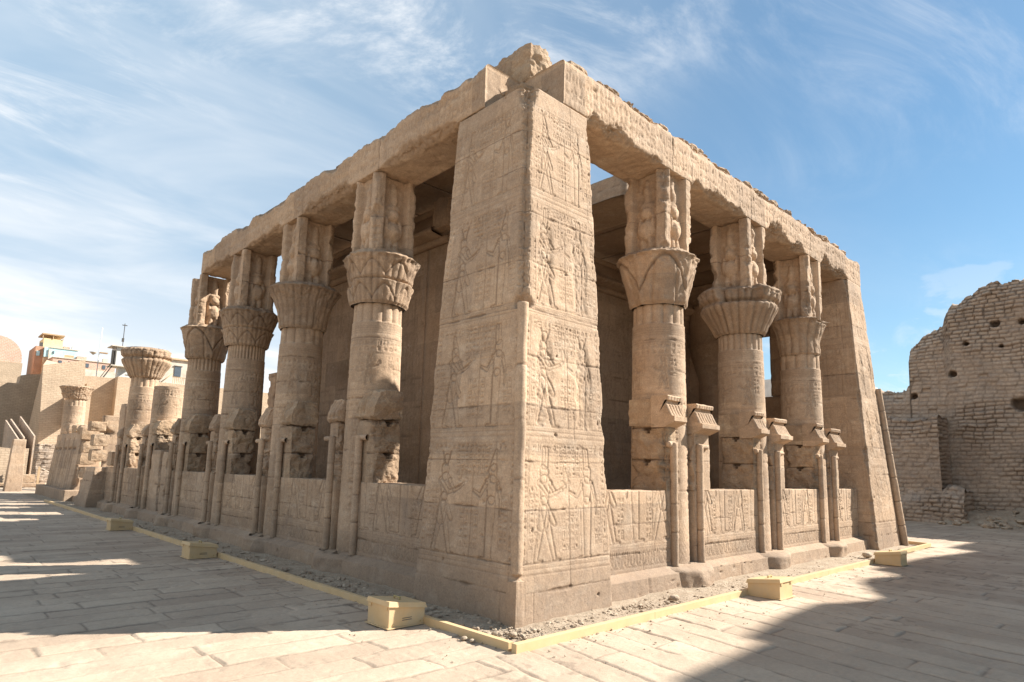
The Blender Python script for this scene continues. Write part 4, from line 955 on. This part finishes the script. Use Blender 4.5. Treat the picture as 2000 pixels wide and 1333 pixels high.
strip('cable_strip', [(10.0, -1.0), (13.6, -.95), (13.9, .2)], 'short cream strip turning the far right corner beyond the last box')
# dark marks stamped on the sunlit strip are small screw slots
for i, (x, y, r, lb) in enumerate(((-1.21, .0-.52, .035, 'pale round pebble resting against the outside of the strip near the corner'), (-1.19, -.62, .028, 'smaller grey pebble beside the pale round one by the strip'), (2.2, -.72, .07, 'flat pale stone on the sunlit soil before the first column base'), (9.6, -.75, .11, 'rounded brown stone lying before the far pier'), (-.75, -.72, .045, 'white pebble at the foot of the corner pier'), (5.0, -.62, .045, 'small dark stone on the sunlit soil before the second column'))):
    setp(M('loose_stone', rock(x, y, r*.45+.005, r*2, r*1.7, r*1.1, i+60, 12, .3, .2), PEB), lb, 'stone')

# ------------------------------------------------------------------ mud brick wall at right
def brick_h(U, S, seed, bh=.165, bl=.33, D=.05, course=True):
    z = U+(fbm(S*.25, U*.25, seed, 3)-.5)*.35+(vn(S*2, U*2, seed+1)-.5)*.05+(vn(S*.9, U*1.1, seed+12)-.5)*.10; r = z/bh; ri = np.floor(r); rf = r-ri
    c = (S+h2(ri, ri*0, seed)*bl+(vn(S*3, U*4, seed+2)-.5)*.12)/bl; ci = np.floor(c); cf = c-ci
    dz = np.minimum(rf, 1-rf)*bh; ds = np.minimum(cf, 1-cf)*bl; g = np.maximum(np.exp(-(dz/.026)**2), np.exp(-(ds/.024)**2)*.9)
    b = h2(ri, ci, seed+3); wear = sst(.35, .65, fbm(S*.4, U*.5, seed+4, 4))
    h_ = -D*g*(.45+.75*wear)+(b-.5)*.07*(.5+wear)+(fbm(S*1.3, U*1.3, seed+6, 5)-.5)*.16+(vn(S*9, U*11, seed+8)-.5)*.03-.10*(b > .992)
    return h_, np.clip(g*.9*(.45+.55*wear), 0, .85)
def slabwall(outline, x0, thick, seed, holes=(), res=.045, lean=.0, mat_=MUD, name='wall', parent=None, zmin=-.12, rub=.3):
    'wall in the plane x=x0 with a ragged top; outline = [(y, ztop)] with y descending'
    ys_ = np.array([p[0] for p in outline]); zs_ = np.array([p[1] for p in outline]); y0_, y1_ = ys_.min(), ys_.max()
    n = int((y1_-y0_)/res); S = np.linspace(y1_, y0_, n+1); o = np.argsort(ys_); top = np.interp(S, ys_[o], zs_[o])
    top = top+(np.round(fbm(S*2.6, S*0, seed, 4)*10)/10-.5)*.5
    m = int((top.max()-zmin)/res); t = np.linspace(0, 1, m+1)
    def face(sgn, xx):
        Z = zmin+t[:, None]*(top[None]-zmin); SS = np.broadcast_to(S[None], Z.shape); h_, d_ = brick_h(Z, SS, seed+int(sgn > 0)*5)
        for (hy, hz, hr) in holes:
            q = np.hypot(SS-hy, (Z-hz)*1.2)/hr; k = sst(1.2, .8, q+.4*(vn(SS*8, Z*8, 3)-.5)); h_ = h_-.35*k*(sgn < 0); d_ = np.maximum(d_, .9*k*(sgn < 0))
        near_top = sst(.5, .0, top[None]-Z); h_ = h_-near_top*rub*(.3+fbm(SS*2, Z*2, seed+9, 4))
        return np.stack([xx+sgn*h_+lean*(Z)*(-sgn)*.5, SS, Z], -1), d_
    A_, dA = face(-1, x0); B_, dB = face(1, x0+thick)
    ntop = 10; tt = np.linspace(0, 1, ntop+2)[1:-1][:, None, None]; Tp = A_[-1][None]*(1-tt)+B_[-1][None]*tt
    Tp[..., 2] += (fbm(Tp[..., 0]*2, Tp[..., 1]*2, seed+3, 4)-.4)*.5
    G = np.concatenate([A_, Tp, B_[::-1]]); D_ = np.concatenate([dA, np.full(Tp.shape[:2], .1), dB[::-1]])
    V = G.reshape(-1, 3); F = gridfaces(G.shape[0], n+1)
    # close the two ends
    A2 = D_.reshape(-1); extraV, extraF, ea = [], [], []
    for col_ in (0, n):
        a, b = A_[:, col_], B_[:, col_]; k = 8; tt = np.linspace(0, 1, k)[None, :, None]; P = a[:, None]*(1-tt)+b[:, None]*tt
        zz = P[..., 2]; hh, dd = brick_h(zz, P[..., 0]*1.0, seed+7); P[:, 1:-1, 1] += (hh[:, 1:-1])*(1 if col_ == 0 else -1)
        extraV.append(P.reshape(-1, 3)); extraF.append(gridfaces(P.shape[0], k)); ea.append(dd.ravel())
    V, F, A2 = join([(V, F, A2)]+[(v, f, q) for v, f, q in zip(extraV, extraF, ea)])
    return M(name, (V, F, A2), mat_, parent)
BW = empty('mudbrick_wall', (26.3, 0, 0), 'tall crumbling mud brick enclosure wall with a stepped ragged top, at right behind the paving', 'wall')
out = [(22, 5.2), (9, 5.4), (5, 5.7), (3.59, 5.5), (2.67, 5.55), (2.45, 5.9), (2.44, 7.3), (2.16, 7.6), (1.76, 7.9), (1.12, 8.15), (.86, 8.75), (.28, 9.3), (.05, 9.5), (-.81, 9.85), (-1.8, 9.7), (-4, 9.9), (-8, 9.3), (-12, 8.9)]
slabwall(out, 26.3, 2.6, 31, [(-.74, 8.02, .16), (.29, 7.32, .11), (-1.58, 7.99, .12), (.83, 6.11, .14), (-1.34, 4.69, .3), (-.88, 7.1, .08), (2.3, 5.25, .14)], .038, name='wall_body', parent=BW)
slabwall([(6.5, 4.1), (3, 4.08), (1.1, 4.05)], 24.5, 1.75, 35, (), .045, name='buttress', parent=BW, rub=.1)
slabwall([(6.2, 1.2), (1.1, 1.2), (.75, 1.25), (.35, 1.1)], 24.15, 2.0, 37, (), .05, name='footing', parent=BW, rub=.35)
# debris slope at its foot
xx, yy = np.meshgrid(np.linspace(22.6, 26.6, 70), np.linspace(-9, 1.0, 150), indexing='ij'); zz = .75*sst(22.9, 26.6, xx)*(.4+fbm(xx*.8, yy*.8, 5, 5))-.06+(fbm(xx*5, yy*5, 6, 3)-.5)*.12
setp(M('debris_slope', (np.stack([xx, yy, zz], -1).reshape(-1, 3), gridfaces(70, 150), np.zeros(xx.size)), SOIL), kind='structure')
rs = np.random.RandomState(6)
gp_ = [(-1.14-.9*rs.rand()**2, -1+rs.rand()*9, .004, .004+.010*rs.rand()**2) for _ in range(260)]+[(-1+rs.rand()*9, -1.17-.8*rs.rand()**2, .004, .004+.010*rs.rand()**2) for _ in range(260)]
scatter('grit', gp_, 'scattered grit and small chips on the paving just outside the metal strips', 'grit', PEB, 'stuff')
scatter('fallen_bricks', [(22.8+3.2*a, -7+8*b, .6*a*a+.02, .05+.12*c**2) for a, b, c in rs.rand(260, 3)], 'fallen brick lumps on the debris slope under the mud brick wall', 'brick debris', PEB, 'stuff')

# ------------------------------------------------------------------ great precinct wall towards the sun (throws the stepped shade on the paving)
edge = [(-.74, -2.47), (.18, -2.46), (1.07, -2.41), (1.11, -2.19), (2.59, -2.01), (3.53, -1.98), (4.49, -2.37), (4.76, -2.39), (5.85, -1.8), (6.49, -1.68), (7.31, -1.95), (7.69, -1.39), (10.32, -1.47), (13.35, -1.94), (13.64, -1.31), (16.91, -1.44), (17.48, .3), (26, .6), (40, .6)]
prof = []
for ex, ey in edge:
    k = (ey+12)/(-sdir.y); prof.append((ex+sdir.x*k, sdir.z*k))
prof = sorted(prof); x0p = prof[0][0]
V = []; F = []
for x, z in prof: V += [(x, -12, -.1), (x, -12, z), (x, -14.5, z), (x, -14.5, -.1)]
for i in range(len(prof)-1):
    for j in range(4): F.append((i*4+j, i*4+(j+1) % 4, i*4+4+(j+1) % 4, i*4+4+j))
F += [(0, 1, 2, 3), tuple(len(V)-4+j for j in (3, 2, 1, 0))]
gw = empty('precinct_wall', (x0p, -12, 0), 'very high sandstone precinct wall standing outside the right edge, sun behind it', 'wall')
pm('wall_body', V, F, brickm('precinct stone', (.44, .33, .23), (.40, .29, .2), (.28, .2, .14), .8, bw=1.4, rh=.55), gw)

# ------------------------------------------------------------------ left background: enclosure walls and town
def wall_y(name, outline, y0, thick, m, label=None, cat='wall', group=None, parent=None):
    'ragged-topped wall in the plane y=y0; outline=[(x, ztop)]'
    rs_ = random.Random(int(y0*7)+len(outline)); P = []
    for (a, za), (b, zb_) in zip(outline[:-1], outline[1:]):
        n = max(1, int((b-a)/.45))
        for i in range(n): P.append((a+(b-a)*i/n, za+(zb_-za)*i/n+rs_.uniform(-.05, .05)))
    P.append(outline[-1]); V, F = [], []
    for x, z in P: V += [(x, y0, -.12), (x, y0-.0, z), (x, y0+thick, z), (x, y0+thick, -.12)]
    for i in range(len(P)-1):
        for j in range(4): F.append((i*4+j, i*4+(j+1) % 4, i*4+4+(j+1) % 4, i*4+4+j))
    F += [(0, 1, 2, 3), tuple(len(V)-4+j for j in (3, 2, 1, 0))]
    o = pm(name, V, F, m, parent)
    return setp(o, label, cat, group) if not parent else o
wall_y('enclosure_wall', [(-30, 7.4), (0, 7.7), (1.25, 7.6), (1.3, 8.3), (3, 8.7), (5, 8.8), (9.6, 8.85), (13.2, 8.9), (30, 8.9)], 60, 2, ENCL, 'pale mud brick enclosure wall closing the far left, sunlit above and shaded below')
tb = empty('wall_tower', (2.5, 50, 0), 'tall pale mud brick tower block projecting from the enclosure wall, behind the far column', 'tower')
V = [(1.9, 50, -.1), (4.6, 50, -.1), (4.6, 60, -.1), (1.9, 60, -.1), (1.5, 50.3, 8.2), (4.0, 50.3, 8.9), (4.0, 60, 9.6), (2.9, 60, 9.8)]
pm('tower_body', V, BF, ENCL, tb)
bx('shadow_rib', 2.95, 3.15, 49.3, 50.4, 3.9, 6.0, ENCL, tb); bx('wall_pilaster', 5.7, 6.1, 58.6, 60, -.1, 8.0, ENCL, tb)  # first box added to cast a shadow in place of a dark recess
bx('wall_pilaster', 8.0, 9.6, 58.9, 60, -.1, 8.9, ENCL, tb)
for i, (x, zt, zl) in enumerate(((-.28, 4.0, 3.5), (-.02, 4.1, 3.6), (.48, 4.3, 3.7))):
    o = pm('buttress_fin', [(x, 42, -.1), (x+.08, 42, -.1), (x+.08, 49.5, -.1), (x, 49.5, -.1), (x, 42, zl-.8), (x+.08, 42, zl-.8), (x+.08, 49.5, zt+.1), (x, 49.5, zt+.1)], BF, MUD)
    setp(o, ['leftmost of three sloping mud brick fins before the enclosure wall', 'middle one of three sloping mud brick fins', 'rightmost sloping mud brick fin, with a curved sunlit top'][i], 'buttress', 'sloping buttress fins')
wall_y('low_brick_wall', [(-20, 2.3), (-1.5, 2.2), (.2, 2.15)], 41, .8, ENCL, 'low shaded brick wall behind the standing jamb at far left')
o = setp(M('brick_pier', loft(*boxpts(.35, 1.2, 39, 39.8, -.1, 2.4), 50, .05, {j: (lambda U, S: brick_h(U, S, 5, .12, .3, .03)) for j in range(4)}), MUD), 'short mud brick pier behind the rope post', 'pier')
o = setp(M('standing_jamb', loft([(-1.45, 33.6, -.1), (-.75, 33.6, -.1), (-.75, 34.2, -.1), (-1.45, 34.2, -.1)], [(-1.33, 33.7, 2.5), (-.82, 33.7, 2.5), (-.82, 34.1, 2.5), (-1.33, 34.1, 2.5)], 50, .04, {0: plain_face(3, [.8, 1.6])}), SAND), 'upright grooved sandstone jamb standing alone on the far left paving', 'jamb')
for i, (x, y, z, a, b, c, lb) in enumerate(((-2.3, 37, .2, 1.6, .8, .4, 'row of rough blocks left of the standing jamb'), (-.1, 38, .5, .8, .6, .5, 'pale rounded block right of the standing jamb'), (1.2, 37.5, .35, .5, .5, .45, 'small ochre block behind the rope'), (-1.0, 39, .12, 4.5, .8, .24, 'long low sunlit kerb block at far left'))):
    setp(M('masonry_block', rock(x, y, z, a, b, c, i+90, 16, .2, .85), RUBB), lb, 'stone block')
rp = empty('rope_barrier', (.25, 37, 0), 'thin pale wooden post with a sagging rope beside the standing jamb', 'barrier')
bx('post', .22, .32, 36.95, 37.05, 0, 1.15, WOOD, rp); M('rope', join([tube((.3, 37, 1.1), (.75, 37, .86), .02, 6, 3), tube((.75, 37, .86), (1.5, 37, .80), .02, 6, 3)]), CREAM, rp)

# town
dm = empty('brick_vault', (2, 85, 0), 'round topped pale red brick building at the left edge of the skyline', 'building')
n = 18; V = []
for y in (85, 92):
    V += [(-1.0, y, 0), (3.75, y, 0)]+[(1.37+2.38*math.cos(math.pi*i/n), y, 12.7+2.4*math.sin(math.pi*i/n)) for i in range(n+1)]
m_ = n+3; F = [tuple(range(m_)), tuple(range(2*m_-1, m_-1, -1))]+[(i, (i+1) % m_, m_+(i+1) % m_, m_+i) for i in range(m_)]
pm('gable_block', V, F, PINK, dm); bx('lower_band', -1.1, 3.85, 84.8, 92, 0, 12.2, ENCL, dm)
rb = empty('apartment_building', (7, 90, 0), 'red brick and teal apartment building with a small yellow rooftop room', 'building')
bx('wall', 5.5, 6.3, 90.5, 96, 0, 15.2, REDB, rb); bx('wall', 6.3, 9.9, 90, 96, 0, 13.9, ORNG, rb); bx('storey', 6.32, 9.7, 89.9, 96, 13.9, 15.1, TEAL, rb)
bx('rooftop_room', 6.2, 8.2, 90.6, 94, 15.1, 16.3, YELL, rb); bx('rooftop_canopy', 6.0, 8.3, 90.4, 94, 16.75, 16.9, WOOD, rb)
for x in (6.05, 7.1, 8.1): bx('canopy_post', x, x+.08, 90.5, 90.58, 16.3, 16.75, WOOD, rb)
bx('window', 5.62, 5.95, 90.42, 90.5, 14.0, 14.6, TEAL, rb); bx('window', 7.15, 7.32, 89.82, 89.9, 14.35, 14.7, GLASS, rb); bx('parapet', 6.8, 9.9, 89.8, 89.95, 15.1, 15.2, CREAM, rb)
bx('stair_strip', 6.75, 7.0, 89.75, 89.95, 11, 14.9, CREAM, rb); bx('water_tank', 5.9, 6.2, 90.6, 91, 15.2, 15.7, DARKM, rb)
pk = empty('long_brick_building', (11, 88, 0), 'long low pink brick building between the apartment block and the guard tower', 'building')
bx('wall', 7.0, 13.6, 88, 94, 0, 13.7, PINK, pk); bx('roof_kerb', 6.95, 13.65, 87.9, 94.1, 13.7, 13.8, CREAM, pk); bx('lower_wall', 6.9, 13.7, 87.8, 88, 0, 12.6, CREAM, pk)
gt = empty('guard_tower', (11.6, 75, 0), 'white square guard tower raised on a column with a stair and rooftop mast', 'tower')
bx('cabin', 10.95, 12.55, 75, 76.8, 11.95, 14.0, WHITE, gt); bx('roof', 10.4, 12.9, 74.7, 77, 14.0, 14.1, CREAM, gt); bx('floor_slab', 10.5, 12.7, 74.8, 77, 11.83, 11.95, CREAM, gt)
bx('support', 11.4, 12.5, 75.6, 76.6, 0, 11.83, WHITE, gt); bx('window', 11.7, 11.98, 74.95, 75, 13.15, 13.75, GLASS, gt); bx('doorway', 10.55, 10.9, 75.3, 75.4, 11.95, 13.6, DARKM, gt)
for x in (10.5, 10.62, 10.8): bx('corner_post', x, x+.06, 74.9, 74.96, 11.9, 14.0, DARKM, gt)
M('stair', join([tube((9.3, 75, 9.2), (10.7, 75, 11.9), .07, 6, 3), tube((9.3, 75, 9.7), (10.7, 75, 12.4), .04, 6, 3)]), DARKM, gt, False)
M('mast', join([tube((11.55, 75.5, 14), (11.55, 75.5, 16.8), .04, 6, 3), tube((11.3, 75.5, 16.6), (11.8, 75.5, 16.6), .05, 6, 3)]), DARKM, gt, False); bx('mast_box', 11.4, 11.6, 75.3, 75.5, 14.7, 15.1, DARKM, gt)
bc = empty('house_with_balcony', (14, 65, 0), 'cream house with an ochre cornice, dark window and railed balcony beside the temple column', 'building')
bx('wall', 12.6, 18, 65, 71, 0, 11.9, CREAM, bc); bx('roof', 12.5, 18.1, 64.8, 71.2, 11.9, 12.05, ORNG, bc); bx('window', 14.2, 14.8, 64.93, 65, 10.2, 11.2, GLASS, bc); bx('window_frame', 14.1, 14.9, 64.9, 64.96, 11.2, 11.3, DARKM, bc)
bx('balcony_slab', 13.3, 17, 64.2, 65, 9.3, 9.4, CREAM, bc)
for i in range(18): bx('baluster', 13.9+i*.17, 13.94+i*.17, 64.22, 64.26, 9.4, 10.0, WOOD, bc)
bx('rail', 13.85, 17, 64.2, 64.28, 10.0, 10.06, WOOD, bc)
M('stair_rail', join([tube((12.9, 64.4, 9.4), (13.9, 64.4, 10.4), .05, 6, 2)]), WOOD, bc)
bx('balcony', 8.3, 9.3, 89.3, 89.9, 14.0, 14.05, CREAM, rb); bx('balcony_rail', 8.3, 9.3, 89.3, 89.34, 14.05, 14.35, WOOD, rb)
bx('water_tank', 9.2, 9.7, 90.5, 91, 15.1, 15.7, WHITE, rb); bx('rooftop_wall', 8.4, 9.0, 91, 92, 15.1, 15.6, PINK, rb)
for x in (7.6, 8.6, 10.4, 12.2): bx('window', x, x+.35, 87.95, 88.0, 12.9, 13.4, GLASS, pk)
bx('water_tank', 12.4, 13.0, 89, 89.6, 13.8, 14.4, CREAM, pk); bx('roof_shed', 9.6, 10.6, 89, 90, 13.8, 14.3, PINK, pk)
hb = empty('brick_house', (4.6, 95, 0), 'small unfinished brick house between the round vault and the apartment block', 'building')
bx('wall', 3.9, 5.3, 95, 100, 0, 11.6, PINK, hb); bx('parapet', 3.85, 5.35, 94.9, 100.1, 11.6, 11.75, CREAM, hb); bx('window', 4.3, 4.6, 94.95, 95, 10.8, 11.2, GLASS, hb)
ant = empty('antenna_pole', (10, 78, 0), 'thin white antenna pole with a dish and a small canopy on the skyline', 'antenna')
M('pole', tube((9.7, 78, 0), (9.9, 78, 16.4), .05, 6, 4), WHITE, ant); 
M('dish', revolve(9.3, 78, np.linspace(13.2, 13.5, 6), 16, lambda TH, Z: ((Z-13.15)*1.1, 0*Z), True), CREAM, ant); bx('canopy', 9.9, 10.7, 77.8, 78.4, 13.5, 13.6, WOOD, ant)
lp = empty('lamp_post', (8.6, 58, 0), 'thin dark lamp post in front of the enclosure wall', 'lamp post')
M('pole', tube((8.62, 57.5, 0), (8.75, 57.5, 8.9), .03, 6, 4), DARKM, lp); bx('lamp_head', 8.2, 8.8, 57.4, 57.6, 8.9, 8.97, DARKM, lp)
ub = empty('unfinished_building', (45, 17, 0), 'pale unfinished building topped with bare reinforcing rods, seen between two columns', 'building')
bx('wall', 45, 55, 12, 24, 0, 9.4, WHITE, ub)
for i in range(14): M('reinforcing_rod', tube((45.3, 12.6+i*.85, 9.4), (45.3, 12.6+i*.85, 10.6+.5*math.sin(i*2.1)), .025, 5, 1), DARKM, ub)
print('verts', sum(len(m.vertices) for m in bpy.data.meshes))
